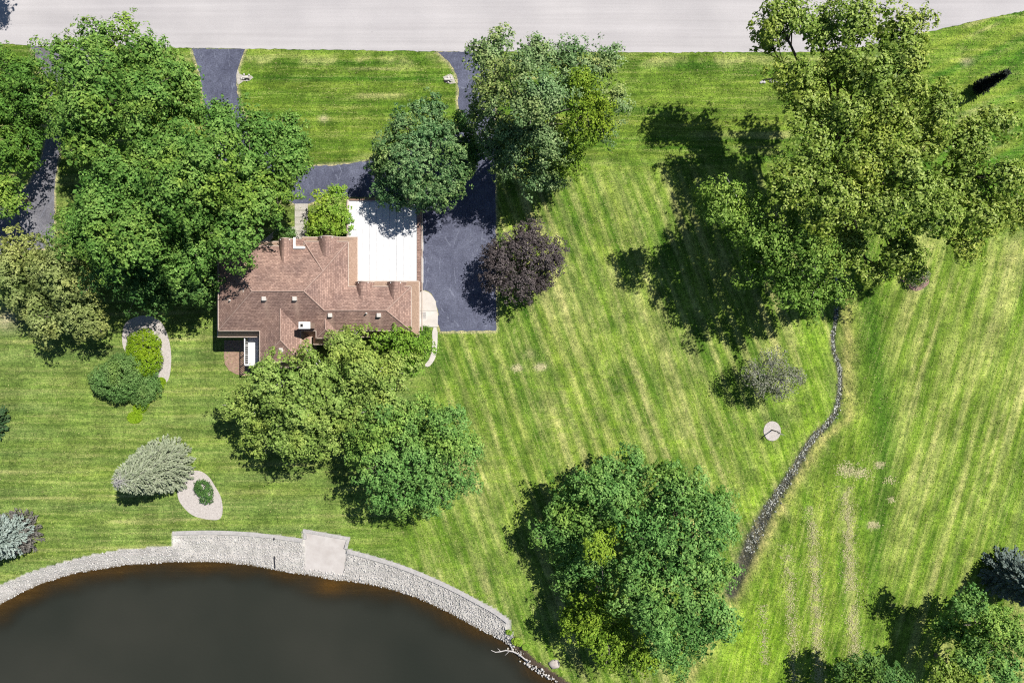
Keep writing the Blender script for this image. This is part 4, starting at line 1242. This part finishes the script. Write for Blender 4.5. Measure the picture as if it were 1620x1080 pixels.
def conifer(name, label, base_px, h, rad, mat, seed, group=None, whorl=0.42, n0=11, droop=0.25, bark='bark', power=0.85, tipbare=0.0, deadlow=None, cat='tree', skip=0.0, needle=0.34, z_start=0.04, var=(.78, 1.12)):
    r = np.random.RandomState(seed)
    b = W(base_px[0], base_px[1], 0); b.z = zground(b.x, b.y)
    t_ = thing(name, b, label, cat, group)
    tb = Tubes()
    tb.add([b - Vector((0, 0, .2)), b + Vector((0, 0, h * .5)), b + Vector((0, 0, h))], [h * .022, h * .014, .015], 7)
    br = Tubes()
    LV = Leaves(); LD = Leaves()
    z = h * z_start
    while z < h * 0.985:
        f = z / h
        L_ = rad * (1 - f) ** power + 0.12
        nb = max(5, int(n0 * (0.55 + 0.45 * (1 - f)) * (L_ / rad) ** .35))
        a0 = r.uniform(0, 6.28)
        bare = f > 1 - tipbare
        for k in range(nb):
            a = a0 + 6.283 * k / nb + r.uniform(-.18, .18)
            l = L_ * r.uniform(*var)
            d = np.array([math.cos(a), math.sin(a), 0]); sd = np.array([-d[1], d[0], 0])
            p0 = np.array([b.x, b.y, b.z + z])
            ns = max(3, int(l / 0.17))
            s = (np.arange(ns) + .5) / ns
            cz = -droop * l * s ** 1.3 + 0.12 * l * s ** 3
            line = p0 + d * (l * s)[:, None] + np.array([0, 0, 1]) * cz[:, None]
            br.add([Vector(p0), Vector(line[ns // 2]), Vector(line[-1])], [0.03 * l / rad + .012, .018, .006], 4)
            if bare:
                continue
            m = 5
            wdt = (0.30 * np.sqrt(np.minimum(1, (1.05 - s) * 2.2)) * (0.5 + l / rad * .5))[:, None]
            sideo = r.uniform(-1, 1, (ns, m)) * wdt
            pos = line[:, None, :] + sd * sideo[..., None] + r.randn(ns, m, 3) * np.array([.05, .05, .06])
            pos = pos.reshape(-1, 3)
            nn_ = unit(np.array([0, 0, 1.0]) + d * .25 + r.randn(len(pos), 3) * .38)
            # needles sprays point outwards
            dirv = unit(d + sd * (sideo.reshape(-1, 1) * 2.2) + r.randn(len(pos), 3) * .18)
            t1 = dirv; t2 = unit(np.cross(nn_, t1))
            Ln = needle * (0.7 + .6 * r.rand(len(pos), 1)); Wn = Ln * .42
            v = np.stack([pos - t1 * Ln * .5, pos + t2 * Wn * .5, pos + t1 * Ln * .5, pos - t2 * Wn * .5], 1).reshape(-1, 3)
            ti = 0.25 + 0.35 * r.rand() + 0.25 * r.rand(len(pos)) + 0.2 * np.repeat(s, m)
            if deadlow and f < deadlow[0] + r.uniform(-.06, .06): LD.add(v, ti)
            else: LV.add(v, ti)
        z += whorl * (0.6 + 0.4 * (1 - f)) * r.uniform(.85, 1.15)
    tb.build('trunk', M[bark], t_)
    br.build('branches', M['bark_pale'] if tipbare else M[bark], t_)['kind'] = 'stuff'
    LV.build('crown', mat, t_)
    TRI[0] += sum(len(v) for v in LV.v) // 2
    if LD.v: LD.build('dead_lower_branches', deadlow[1], t_)
    return t_

LM = {}
LM['ash'] = leaf_mat('ash_leaf', (0.028, 0.078, 0.012), (0.105, 0.215, 0.040), (0.25, 0.39, 0.09))
LM['ash2'] = leaf_mat('ash_leaf_deep', (0.026, 0.07, 0.012), (0.085, 0.185, 0.028), (0.175, 0.3, 0.055))
LM['deep'] = leaf_mat('deep_green_leaf', (0.02, 0.056, 0.016), (0.062, 0.145, 0.035), (0.15, 0.265, 0.07))
LM['linden'] = leaf_mat('linden_leaf', (0.016, 0.05, 0.016), (0.068, 0.15, 0.05), (0.29, 0.42, 0.18))
LM['silver'] = leaf_mat('silver_maple_leaf', (0.032, 0.068, 0.024), (0.13, 0.22, 0.078), (0.35, 0.45, 0.21))
LM['gold'] = leaf_mat('yellow_green_leaf', (0.04, 0.085, 0.008), (0.14, 0.24, 0.022), (0.27, 0.38, 0.045), hue_amt=0.55)
LM['bright'] = leaf_mat('bright_green_leaf', (0.05, 0.11, 0.01), (0.165, 0.3, 0.03), (0.34, 0.48, 0.09))
LM['maple'] = leaf_mat('olive_maple_leaf', (0.038, 0.078, 0.01), (0.175, 0.27, 0.055), (0.38, 0.48, 0.13), hue_amt=0.55)
LM['emerald'] = leaf_mat('emerald_leaf', (0.024, 0.074, 0.016), (0.112, 0.24, 0.054), (0.265, 0.43, 0.12))
LM['purple'] = leaf_mat('purple_leaf', (0.02, 0.015, 0.017), (0.075, 0.062, 0.064), (0.17, 0.145, 0.145), trans=0.12, hue_amt=0.0)
LM['poplar'] = leaf_mat('poplar_leaf', (0.036, 0.072, 0.008), (0.16, 0.25, 0.03), (0.4, 0.48, 0.12), rough=0.5, spec=0.2, hue_amt=0.55)
LM['olive'] = leaf_mat('olive_needle', (0.05, 0.075, 0.018), (0.185, 0.235, 0.07), (0.37, 0.42, 0.16), hue_amt=0.55)
LM['bluespruce'] = leaf_mat('blue_spruce_needle', (0.100, 0.140, 0.120), (0.220, 0.280, 0.250), (0.380, 0.450, 0.420), trans=0.05, hue_amt=0.0)
LM['greyspruce'] = leaf_mat('grey_spruce_needle', (0.100, 0.125, 0.075), (0.220, 0.260, 0.165), (0.360, 0.400, 0.280), trans=0.05, hue_amt=0.0)
LM['deadneedle'] = leaf_mat('dead_needle', (0.05, 0.048, 0.044), (0.11, 0.105, 0.095), (0.20, 0.19, 0.175), trans=0.05, hue_amt=0.0)
LM['darkblue'] = leaf_mat('dark_blue_needle', (0.035, 0.055, 0.048), (0.09, 0.125, 0.11), (0.20, 0.255, 0.235), trans=0.05, hue_amt=0.0)
LM['darkneedle'] = leaf_mat('dark_needle', (0.012, 0.032, 0.014), (0.035, 0.075, 0.030), (0.085, 0.150, 0.060), trans=0.05)
LM['black'] = leaf_mat('blackish_needle', (0.004, 0.006, 0.005), (0.009, 0.013, 0.010), (0.020, 0.028, 0.020), trans=0.03, hue_amt=0.0)
LM['yew'] = leaf_mat('yew_leaf', (0.045, 0.105, 0.024), (0.112, 0.210, 0.053), (0.225, 0.352, 0.112), trans=0.12)
LM['lime'] = leaf_mat('lime_shrub_leaf', (0.085, 0.165, 0.008), (0.165, 0.285, 0.012), (0.280, 0.420, 0.030), hue_amt=0.55)
LM['lichen'] = leaf_mat('grey_twig_leaf', (0.070, 0.085, 0.050), (0.160, 0.180, 0.110), (0.320, 0.330, 0.260), trans=0.1, hue_amt=0.0)

LM['poplar_deep'] = leaf_mat('deep_poplar_leaf', (.026, .066, .008), (.115, .220, .030), (.31, .44, .10), hue_amt=0.5)
TL = 'shade trees round the house'
# left woods
tree('ash_tree', 'tall round ash tree overhanging the road at top left', (215, 185), [(118, 100, 52, 11.5), (170, 75, 48, 12), (225, 85, 45, 12), (150, 150, 65, 13), (215, 150, 68, 13.5), (275, 120, 42, 11), (290, 165, 38, 10), (95, 165, 38, 10.5), (130, 215, 45, 11)], LM['ash'], 11, dens=4.6, trunk_r=.35, bough=1.05, rc=0.27, per=10, leaf=0.27, jit=0.24, cl_per=19, cover_=0.95, rag=0.26)
tree('ash_tree', 'broadest ash tree covering the lawn left of the house', (330, 335), [(265, 235, 62, 13), (320, 250, 70, 13.5), (200, 285, 65, 13), (270, 310, 78, 14), (345, 325, 72, 12.5), (150, 320, 60, 11.5), (205, 370, 68, 12), (290, 385, 65, 11.5), (365, 372, 48, 10), (120, 370, 38, 10)], LM['ash'], 12, dens=4.6, trunk_r=.38, bough=1.05, rc=0.27, per=10, leaf=0.27, jit=0.24, cl_per=19, cover_=0.95, rag=0.26)
tree('ash_tree', 'ash tree between the left driveway arm and the front walk', (460, 270), [(400, 205, 48, 9.5), (445, 215, 44, 9.5), (395, 262, 55, 10), (455, 255, 42, 9), (430, 300, 45, 8.5), (345, 205, 40, 9.5)], LM['ash'], 13, dens=4.8, bough=1.05, rc=0.27, per=10, leaf=0.27, jit=0.24, cl_per=19, cover_=0.95, rag=0.26)
tree('maple_tree', 'dark maple with drooping boughs just left of the house wall', (300, 430), [(225, 418, 50, 6.8), (285, 425, 52, 7), (200, 440, 40, 5), (250, 452, 40, 5), (315, 448, 34, 5.4), (170, 415, 40, 6.5)], LM['deep'], 14, dens=5, bough=1.0, rc=0.27, per=10, leaf=0.26, jit=0.24, cl_per=18)
tree('maple_tree', 'dense dark tree cut by the left edge, under the road', (60, 190), [(35, 130, 42, 7), (10, 170, 50, 7.5), (40, 195, 40, 6.5), (5, 235, 42, 7), (40, 225, 24, 5.5), (-45, 190, 55, 8), (20, 105, 25, 7)], LM['ash2'], 15, dens=4.8, bough=1.0, rc=0.27, per=10, leaf=0.26, jit=0.24, cl_per=18)
tree('maple_tree', 'small crown at the left edge beside the grey driveway', (45, 318), [(2, 305, 30, 6.5), (-25, 300, 35, 7), (12, 322, 20, 6)], LM['ash'], 16, dens=5.5, bough=0.8, rc=0.26, per=10, leaf=0.24, jit=0.25)
tree('pine_tree', 'olive layered evergreen at the left lawn edge', (110, 462), [(45, 425, 52, 6.5), (90, 430, 52, 7), (40, 470, 48, 5.8), (100, 478, 52, 6), (135, 500, 32, 4.6), (70, 510, 36, 4.6), (20, 400, 35, 5.5), (10, 440, 40, 6)], LM['olive'], 17, dens=3.6, flat=.45, rag=.2, bough=0.75, rc=0.23, per=10, leaf=0.24, jit=0.24, bflat=0.5, cl_per=24, cover_=1.15)
tree('street_tree', 'tree beyond the road casting a shadow at the top left corner', (45, -90), [(-45, -120, 45, 8.5), (-70, -100, 40, 8)], LM['ash'], 18, dens=4, inner=.5, bough=1.0, rc=0.3, per=12, leaf=0.22)
# around the garage
tree('ornamental_tree', 'small bright green tree beside the front walk', (535, 352), [(520, 325, 24, 3.6, 1.6), (528, 350, 27, 3.4, 1.6), (505, 355, 22, 3.0, 1.4), (532, 305, 14, 3.6, 1.2), (540, 335, 15, 3.3, 1.3)], LM['bright'], 21, dens=9, trunk_r=.12, bough=0.45, cover_=1.4, rc=0.18, per=10, leaf=0.19, jit=0.26)
tree('linden_tree', 'dense rounded dark linden over the garage roof corner', (690, 265), [(655, 205, 44, 8.6), (630, 245, 46, 8), (690, 235, 48, 8.6), (660, 270, 52, 8.6), (715, 275, 34, 7.2), (625, 290, 38, 6.8), (670, 305, 34, 6.2), (678, 172, 26, 7.6), (602, 265, 24, 6.2), (700, 305, 26, 6)], LM['linden'], 22, dens=5.0, flat=.8, trunk_r=.3, bough=0.5, rc=0.18, per=10, leaf=0.2, jit=0.2, cl_per=26, cover_=1.4, bflat=0.8, gap=0.3, hj=0.6, rag=0.12)
tree('shaded_tree', 'small dark tree in shade between the linden and the silver maple', (742, 245), [(735, 215, 22, 4.6), (742, 240, 22, 4.4), (728, 190, 14, 4.2), (735, 262, 16, 3.8)], LM['deep'], 23, dens=7, rc=.3, leaf=.2, trunk_r=.14)
tree('silver_maple', 'big silvery green maple overhanging the road and right driveway arm', (830, 205), [(765, 85, 38, 11), (785, 65, 26, 11), (845, 85, 42, 11.5), (905, 95, 38, 11.5), (955, 95, 30, 10.5), (785, 135, 46, 11.5), (845, 150, 56, 12.5), (895, 150, 36, 12), (815, 205, 48, 10.5), (865, 215, 48, 10.5), (845, 262, 36, 8), (870, 285, 26, 6.5), (965, 160, 32, 9.5), (955, 205, 26, 8.5), (768, 175, 32, 9), (785, 225, 36, 8), (808, 262, 32, 7), (830, 245, 36, 8)], LM['silver'], 24, dens=5.2, rag=.2, trunk_r=.36, twig_mat='bark_pale', outr=.25, bough=0.7, rc=0.25, per=10, leaf=0.22, jit=0.3, cl_per=24)
tree('yellowing_tree', 'yellow green tree growing through the right side of the silver maple', (900, 225), [(925, 125, 30, 12.2), (930, 165, 34, 12), (915, 200, 28, 11.5), (895, 238, 34, 9), (945, 190, 28, 11), (880, 250, 24, 8), (910, 255, 22, 7.5)], LM['gold'], 25, dens=5.2, rag=.28, inner=.6, bough=0.6, cl_per=24, rc=0.25, per=10, leaf=0.22, jit=0.28)
tree('purple_tree', 'round purple leaved tree at the edge of the parking court', (830, 430), [(828, 395, 40, 4.6, 2.4), (800, 420, 36, 4.2, 2.2), (855, 410, 36, 4.4, 2.2), (825, 440, 40, 4.2, 2.3), (855, 440, 30, 3.8, 2), (790, 400, 22, 3.8, 1.8), (840, 370, 22, 4.2, 1.8), (782, 445, 20, 3.4, 1.6), (875, 395, 20, 4, 1.8)], LM['purple'], 26, dens=8, bark='bark_dark', outr=.15, bough=0.5, rc=0.2, per=11, leaf=0.18, jit=0.36, cl_per=26, cover_=1.45, gap=0.25, hj=0.3, rag=0.12)
# behind the house
tree('olive_maple', 'olive green maple with clumped boughs behind the house', (545, 600), [(395, 650, 38, 7.5), (430, 605, 40, 8), (470, 640, 48, 9), (455, 690, 42, 7.5), (510, 590, 46, 8.5), (530, 640, 46, 9.5), (570, 575, 40, 8.5), (590, 620, 40, 8.5), (500, 690, 36, 7.6), (555, 540, 26, 7), (410, 690, 30, 6.8), (620, 580, 28, 7), (365, 645, 22, 6.2), (605, 645, 36, 8.2), (560, 665, 36, 8.2)], LM['maple'], 31, dens=4.0, flat=.7, rag=.28, trunk_r=.36, twigs=8, twig_mat='bark_pale', low=-.3, bough=0.85, rc=0.23, per=10, leaf=0.25, jit=0.2, bflat=0.6, cl_per=27, cover_=0.98)
tree('ornamental_tree', 'small bright green tree against the rear right house corner', (660, 540), [(635, 540, 26, 4.6), (660, 545, 25, 4.4), (610, 535, 24, 4.8), (645, 565, 24, 4.2), (672, 555, 16, 4)], LM['bright'], 32, dens=8, trunk_r=.14, bough=0.5, rc=0.2, per=10, leaf=0.2, jit=0.26)
tree('emerald_tree', 'dense emerald green tree nearest the boat landing', (668, 705), [(595, 668, 38, 7.6), (565, 690, 30, 6.8), (620, 680, 44, 8.4), (660, 660, 36, 8), (700, 685, 44, 8.4), (645, 725, 56, 9), (705, 730, 46, 8.2), (600, 735, 40, 7.4), (625, 775, 40, 6.8), (675, 775, 42, 6.8), (725, 760, 26, 6.2), (742, 705, 24, 6.6), (635, 800, 22, 5.6), (572, 715, 24, 6.6)], LM['emerald'], 33, dens=5.2, rag=.2, trunk_r=.32, bough=0.6, rc=0.21, per=10, leaf=0.22, jit=0.2, cl_per=24, cover_=1.25, bflat=0.75, gap=0.36, hj=1.0)
# pond corner grove
tree('grove_tree', 'largest green tree of the grove between pond and stream', (1035, 835), [(1075, 800, 58, 10.5), (1030, 850, 62, 11.5), (1105, 850, 58, 11), (1075, 900, 66, 12), (1122, 905, 42, 10), (1025, 930, 56, 11), (1090, 955, 60, 11), (1128, 965, 36, 9), (1040, 985, 46, 9.5), (1110, 1005, 48, 9), (1060, 1030, 36, 8), (1130, 820, 36, 9)], LM['emerald'], 41, dens=4.8, rag=.26, trunk_r=.4, bough=0.9, rc=0.27, per=10, leaf=0.26, jit=0.24, cl_per=20)
tree('grove_tree', 'darker tree on the upper left side of the pond grove', (960, 800), [(905, 795, 40, 6.2), (945, 775, 40, 7), (985, 790, 46, 8), (895, 840, 36, 5.6), (940, 835, 44, 7.5), (1003, 742, 30, 6.5), (905, 905, 38, 5.4), (945, 890, 38, 6.4), (868, 850, 22, 4.4), (962, 745, 24, 5.2)], LM['emerald'], 42, dens=4.8, rag=.28, bough=0.95, rc=0.27, per=10, leaf=0.26, jit=0.24, cl_per=20)
tree('grove_tree', 'yellow green tree at the lower left of the pond grove', (945, 930), [(918, 978, 34, 6), (950, 960, 36, 7), (935, 1000, 36, 7.5), (975, 1000, 34, 7.5), (985, 1035, 30, 6.6), (1015, 1045, 28, 6.4), (950, 865, 26, 9.8), (965, 1030, 26, 6.2)], LM['gold'], 43, dens=5.2, rag=.28, inner=.7, bough=0.75, rc=0.27, per=10, leaf=0.26, jit=0.24, cl_per=20)
tree('grove_tree', 'small tree sprouting at the top right of the pond grove', (1040, 770), [(1070, 765, 28, 6.5), (1100, 785, 26, 6.5), (1140, 790, 20, 5.5), (1055, 745, 16, 5.5)], LM['ash2'], 44, dens=5.5, rag=.2, trunk_r=.16, bough=0.7, rc=0.26, per=10, leaf=0.25, jit=0.26)
# the big open tree upper right
tree('cottonwood', 'giant open crowned cottonwood reaching over the road', (1275, 300), [(1235, 25, 38, 13), (1215, 60, 16, 12.5), (1300, 45, 40, 14), (1355, 35, 38, 14.5), (1415, 45, 40, 14.5), (1440, 85, 30, 14), (1330, 110, 42, 14), (1390, 120, 46, 15), (1265, 115, 36, 12.5), (1290, 165, 40, 13), (1350, 185, 46, 15), (1430, 175, 48, 15.5), (1490, 160, 36, 14.5), (1480, 215, 46, 15), (1545, 215, 40, 14), (1590, 190, 28, 13.5),
     (1300, 245, 48, 14), (1375, 255, 54, 15.5), (1450, 275, 52, 15), (1530, 275, 48, 14), (1595, 280, 36, 13.5), (1250, 290, 44, 12.5), (1325, 320, 50, 14), (1405, 335, 52, 13.5), (1480, 340, 46, 13), (1560, 330, 44, 12.5), (1610, 335, 30, 12), (1525, 385, 26, 10.5), (1430, 400, 38, 10.5), (1345, 390, 44, 11), (1380, 435, 26, 8), (1445, 425, 24, 8)], LM['poplar'], 51, dens=3.0, bough=.9, gscale=.45, hj=1.5, rag=.30, trunk_r=.5, twigs=7, inner=1.0, bark='bark_dark', outr=.3, low=-.2, rc=0.27, per=10, leaf=0.27, jit=0.28, cl_per=19, cover_=1.15, gap=0.42)
tree('understory_tree', 'deep green tree under the left side of the giant cottonwood', (1225, 340), [(1145, 315, 36, 11), (1190, 345, 46, 11.5), (1235, 375, 50, 12), (1285, 400, 48, 11.5), (1205, 410, 40, 10), (1255, 440, 42, 9.5), (1305, 455, 34, 9), (1285, 480, 26, 7), (1130, 322, 18, 8.5)], LM['poplar_deep'], 52, dens=4.6, rag=.22, twig_mat='bark_pale', inner=.7, bough=0.9, rc=0.27, per=10, leaf=0.25, jit=0.28, cl_per=19)
tree('half_dead_tree', 'small half bare grey tree standing alone west of the stream', (1205, 595), [(1195, 590, 20, 3.8, 1.2), (1225, 575, 22, 4.2, 1.2), (1240, 600, 24, 3.8, 1.3), (1210, 605, 22, 3.6, 1.2), (1260, 595, 14, 3.4, 1.0), (1235, 618, 14, 3.2, 1.0)], LM['lichen'], 53, dens=5.5, rc=.32, per=14, leaf=.16, rag=.3, inner=.5, twigs=34, bark='bark_pale', trunk_r=.2, outr=.3)
# sapling in the ring
sb = W(1221, 680, 0.04)
sap = thing('sapling', sb, 'thin sapling with pale twigs in the round gravel ring', 'sapling')
tb = Tubes(); tb.add([sb, sb + Vector((0.04, .02, 1.0)), sb + Vector((0.0, -.05, 2.3))], [.07, .05, .025], 7)
tb.build('trunk', M['bark_dark'], sap)
tb = Tubes(); rr = random.Random(4)
for k in range(16):
    a = rr.uniform(0, 6.28); z0_ = rr.uniform(1.3, 2.2); l = rr.uniform(.25, .55)
    p0_ = sb + Vector((0.02, -.02, z0_))
    tb.add([p0_, p0_ + Vector((math.cos(a) * l * .5, math.sin(a) * l * .5, .15)), p0_ + Vector((math.cos(a) * l, math.sin(a) * l, .22))], [.022, .014, .006], 4)
tb.build('twigs', M['bark_pale'], sap)
# bottom right
conifer('blue_spruce', 'pale blue spruce cut by the right edge, lower corner', (1588, 905), 12.5, 3.0, LM['darkblue'], 61, n0=16, var=(.85, 1.05), needle=.3)
tree('corner_tree', 'green tree in the lower right corner in front of the spruce', (1545, 985), [(1525, 965, 26, 4.5), (1500, 990, 24, 4), (1545, 960, 26, 7), (1575, 990, 36, 8), (1600, 1020, 36, 8), (1555, 1015, 34, 7.5), (1540, 1045, 30, 6.5), (1590, 1060, 38, 7.5), (1525, 1005, 22, 6)], LM['emerald'], 62, dens=5, rag=.2, trunk_r=.25, bough=0.8, rc=0.28, per=10, leaf=0.25, jit=0.26)
tree('corner_tree', 'pale yellow green crown at the bottom edge near the corner', (1480, 1035), [(1490, 1065, 26, 6.5), (1515, 1058, 24, 6.5), (1530, 1078, 24, 6.2), (1500, 1085, 26, 6.2)], LM['poplar'], 63, dens=6, rag=.25, inner=.8, trunk_r=.18, bough=0.6, rc=0.26, per=10, leaf=0.25, jit=0.26)
tree('corner_tree', 'dark crown at the bottom edge left of the pale one', (1375, 1060), [(1345, 1070, 26, 6), (1375, 1060, 28, 6.2), (1400, 1075, 28, 6), (1360, 1095, 30, 6), (1425, 1085, 24, 5.6)], LM['deep'], 64, dens=6, rag=.28, trunk_r=.18, bough=0.8, rc=0.28, per=10, leaf=0.25, jit=0.26)
conifer('columnar_evergreen', 'narrow blackish evergreen leaning outward on the verge at upper right', (1545, 141), 4.6, 0.75, LM['black'], 65, whorl=.3, n0=10, droop=-.4, power=.55, needle=.26, bark='bark_dark')
# left side conifers
conifer('grey_spruce', 'grey green spruce with a bare tip above the gravel bed', (268, 733), 10.2, 3.1, LM['greyspruce'], 71, tipbare=.13, whorl=.34, n0=20, power=.62, var=(.9, 1.03), needle=.26, droop=.12)
conifer('blue_spruce', 'blue spruce with dead lower boughs cut by the left edge', (36, 838), 11.5, 2.5, LM['bluespruce'], 72, deadlow=(.17, LM['deadneedle']), whorl=.36, n0=17, power=.7, var=(.86, 1.05), needle=.28, droop=.15)
conifer('dark_spruce', 'dark spruce tip of boughs poking in at the left edge', (-8, 668), 9.0, 2.1, LM['darkneedle'], 73, whorl=.5)
# shrubs
SG = 'shrubs in the island bed'
tree('lime_shrub', 'clipped lime green dome shrub beside the curved gravel path', (229, 556), [(225, 546, 26, 1.3, 1.1), (229, 570, 25, 1.3, 1.1), (218, 556, 21, 1.3, 1.1)], LM['lime'], 81, dens=24, rc=.14, per=14, leaf=.12, rag=.03, inner=3, twigs=0, trunk_r=.07, cat='shrub', jit=.5, group=SG)
tree('yew_shrub', 'larger dark green mounded shrub with a shadow below', (186, 593), [(165, 600, 25, 1.7, 1.5), (190, 590, 30, 1.9, 1.7), (185, 605, 30, 1.8, 1.6), (205, 580, 20, 1.7, 1.3)], LM['yew'], 82, dens=16, rc=.18, per=16, leaf=.15, rag=.07, inner=3, twigs=0, trunk_r=.08, cat='shrub', group=SG)
tree('juniper_shrub', 'spreading dark juniper below the lime shrub', (226, 610), [(226, 605, 22, 0.9, .8), (235, 615, 18, .8, .7), (222, 622, 19, .8, .7), (212, 605, 18, .9, .8)], LM['yew'], 83, dens=14, rc=.2, per=14, leaf=.2, wide=.35, rag=.2, inner=3, twigs=0, trunk_r=.06, cat='shrub', outr=.3, group=SG)
tree('gravel_bed_shrub', 'low dark shrub alone in the teardrop gravel bed', (321, 779), [(318, 770, 11, .5, .45), (325, 786, 11, .5, .45), (328, 775, 7, .45, .4), (314, 777, 6, .4, .35)], LM['deep'], 84, dens=26, rc=.14, per=14, leaf=.12, rag=.2, inner=2, twigs=0, trunk_r=.04, cat='shrub')
tree('bed_shrub', 'dark leafy shrub in the mulch bed beside the cottonwood', (1450, 444), [(1452, 442, 13, .9, .7), (1460, 436, 11, .9, .7), (1444, 436, 9, .8, .6)], LM['lichen'], 85, dens=16, rc=.2, per=12, leaf=.14, rag=.3, inner=1, twigs=0, trunk_r=.05, cat='shrub')
tree('foundation_shrub', 'low dark green planting in the curved bed by the front walk', (449, 369), [(440, 371, 8, .45, .4), (450, 367, 9, .45, .4), (460, 368, 8, .45, .4)], LM['yew'], 86, dens=26, rc=.14, per=12, leaf=.12, rag=.2, inner=2, twigs=0, trunk_r=.04, cat='shrub')
tree('corner_shrub', 'low dark planting on the lawn square beside the side pad', (674, 524), [(670, 522, 6, .4, .35), (677, 522, 6, .4, .35), (677, 530, 6, .4, .35), (670, 531, 6, .4, .35)], LM['ash2'], 87, dens=26, rc=.14, per=12, leaf=.12, rag=.2, inner=2, twigs=0, trunk_r=.04, cat='shrub')
# lime ground cover
def cover(name, spots, seed, mat, label, size=.13):
    r = np.random.RandomState(seed); LV = Leaves()
    for (x, y, rp, nn_) in spots:
        a = r.rand(nn_) * 6.283; q = np.sqrt(r.rand(nn_)) * rp
        wpx = np.stack([(x + q * np.cos(a) - 810) / PPM, (540 - y - q * np.sin(a) * .8) / PPM], 1)
        z = np.array([zground(i, j) for i, j in wpx]) + 0.05 + .12 * r.rand(nn_)
        LV.add(leaf_quads(np.column_stack([wpx, z]), unit(r.randn(nn_, 3) * .5 + np.array([0, 0, 1])), size, size * .6, r), .3 + .6 * r.rand(nn_))
    o = LV.build(name, mat, None)
    return tag(o, label, 'ground cover', kind='stuff')
cover('lime_ground_cover', [(222, 645, 11, 1300), (214, 660, 12, 1500), (230, 640, 7, 600), (255, 603, 8, 800), (254, 612, 6, 400), (207, 632, 4, 200)], 91, LM['lime'], 'lime green ground cover around the shrub island')
cover('pond_edge_weeds', [(818, 1015, 9, 500), (805, 1000, 5, 200), (832, 1022, 6, 250)], 92, LM['bright'], 'bright weeds where the riprap ends at the pond', .2)

# dry clippings raked in rows and thrown by the mower
r = np.random.RandomState(97)
LV = Leaves()
for (x0, y0, x1, y1, wd, am) in WIND:
    m = int(4200 * am * (y1 - y0) / 300)
    t_ = r.rand(m); x = x0 + (x1 - x0) * t_ + r.randn(m) * wd * (.3 + .75 * r.rand(m)); y = y0 + (y1 - y0) * t_
    gap = vnoise(y / 9.0, x / 7.0, 5) > 0.32
    x = x[gap]; y = y[gap]
    wpx = np.stack([(x - 810) / PPM, (540 - y) / PPM], 1)
    z = np.array([zground(i, j) for i, j in wpx]) + .02 + .06 * r.rand(len(x))
    LV.add(leaf_quads(np.column_stack([wpx, z]), unit(r.randn(len(x), 3) * .45 + np.array([0, 0, 1])), .15, .05, r, 0), r.rand(len(x)))
for (x, y, rp, m) in ((1340, 742, 16, 260), (1365, 748, 12, 160), (1381, 830, 7, 140), (1392, 735, 7, 90), (1410, 790, 5, 50), (1408, 760, 8, 60), (818, 582, 6, 90), (855, 580, 7, 110)):
    x_ = x + r.randn(m) * rp * .6; y_ = y + r.randn(m) * rp * .4
    wpx = np.stack([(x_ - 810) / PPM, (540 - y_) / PPM], 1)
    z = np.array([zground(i, j) for i, j in wpx]) + .03
    LV.add(leaf_quads(np.column_stack([wpx, z]), unit(r.randn(m, 3) * .4 + np.array([0, 0, 1])), .2, .07, r, 0), r.rand(m))
tag(LV.build('dry_clippings', M['straw'], None), 'rows of pale dry grass clippings on the right lawn', 'clippings', kind='stuff')
# short grass and straw blades standing out of the lawn
m = 95000
gx = r.uniform(-55, 55, m); gy = r.uniform(-37.5, 37.5, m)
okm = np.ones(m, bool)
for poly in (road_px, drive1_px, drive2_px, loop, oval, cres, disc, mu, [(549, 316), (665, 316), (665, 455), (549, 455)], pad_px + [(664, 517)]):
    okm &= ~inpoly(gx * PPM + 810, 540 - gy * PPM, poly)
okm &= ~inpoly(gx, gy, pond_poly) & ~inpoly(gx, gy, bank_poly) & (dist_line(gx, gy, stream) > 0.5)
gx = gx[okm]; gy = gy[okm]; m = len(gx)
ii = np.clip(np.searchsorted(GX, gx), 0, nx - 1); jj = np.clip(np.searchsorted(GY, gy), 0, ny - 1)
gc = col[ii, jj] * (0.55 + 1.1 * r.rand(m, 1))
dry = (r.rand(m) < 0.22)
gc[dry] = gc[dry] * 0.4 + np.array([0.40, 0.37, 0.17]) * 0.6
pos = np.column_stack([gx, gy, Z[ii, jj] + 0.025 + 0.03 * r.rand(m)])
gv = leaf_quads(pos, unit(r.randn(m, 3) * .6 + np.array([0, 0, 1])), .17, .07, r, .2)
gq = np.arange(len(gv)).reshape(-1, 4)
tm, tnt, tbs, tl = new_mat('grass_blades')
tl.new(nd(tnt, 'ShaderNodeAttribute', attribute_name='col').outputs['Color'], tbs.inputs['Base Color'])
tbs.inputs['Roughness'].default_value = 0.7; tbs.inputs['Specular IOR Level'].default_value = 0.15
gr = mesh_np('grass_blades', gv, gq, tm, attrs={'col': ('FLOAT_COLOR', np.repeat(np.column_stack([gc, np.ones(m)]), 4, axis=0))})
tag(gr, 'short green and straw grass blades all over the lawn', 'grass', kind='stuff')
print('foliage triangles', TRI[0], 'all', sum(len(o.data.loops) - 2 * len(o.data.polygons) for o in C.objects if o.type == 'MESH'))
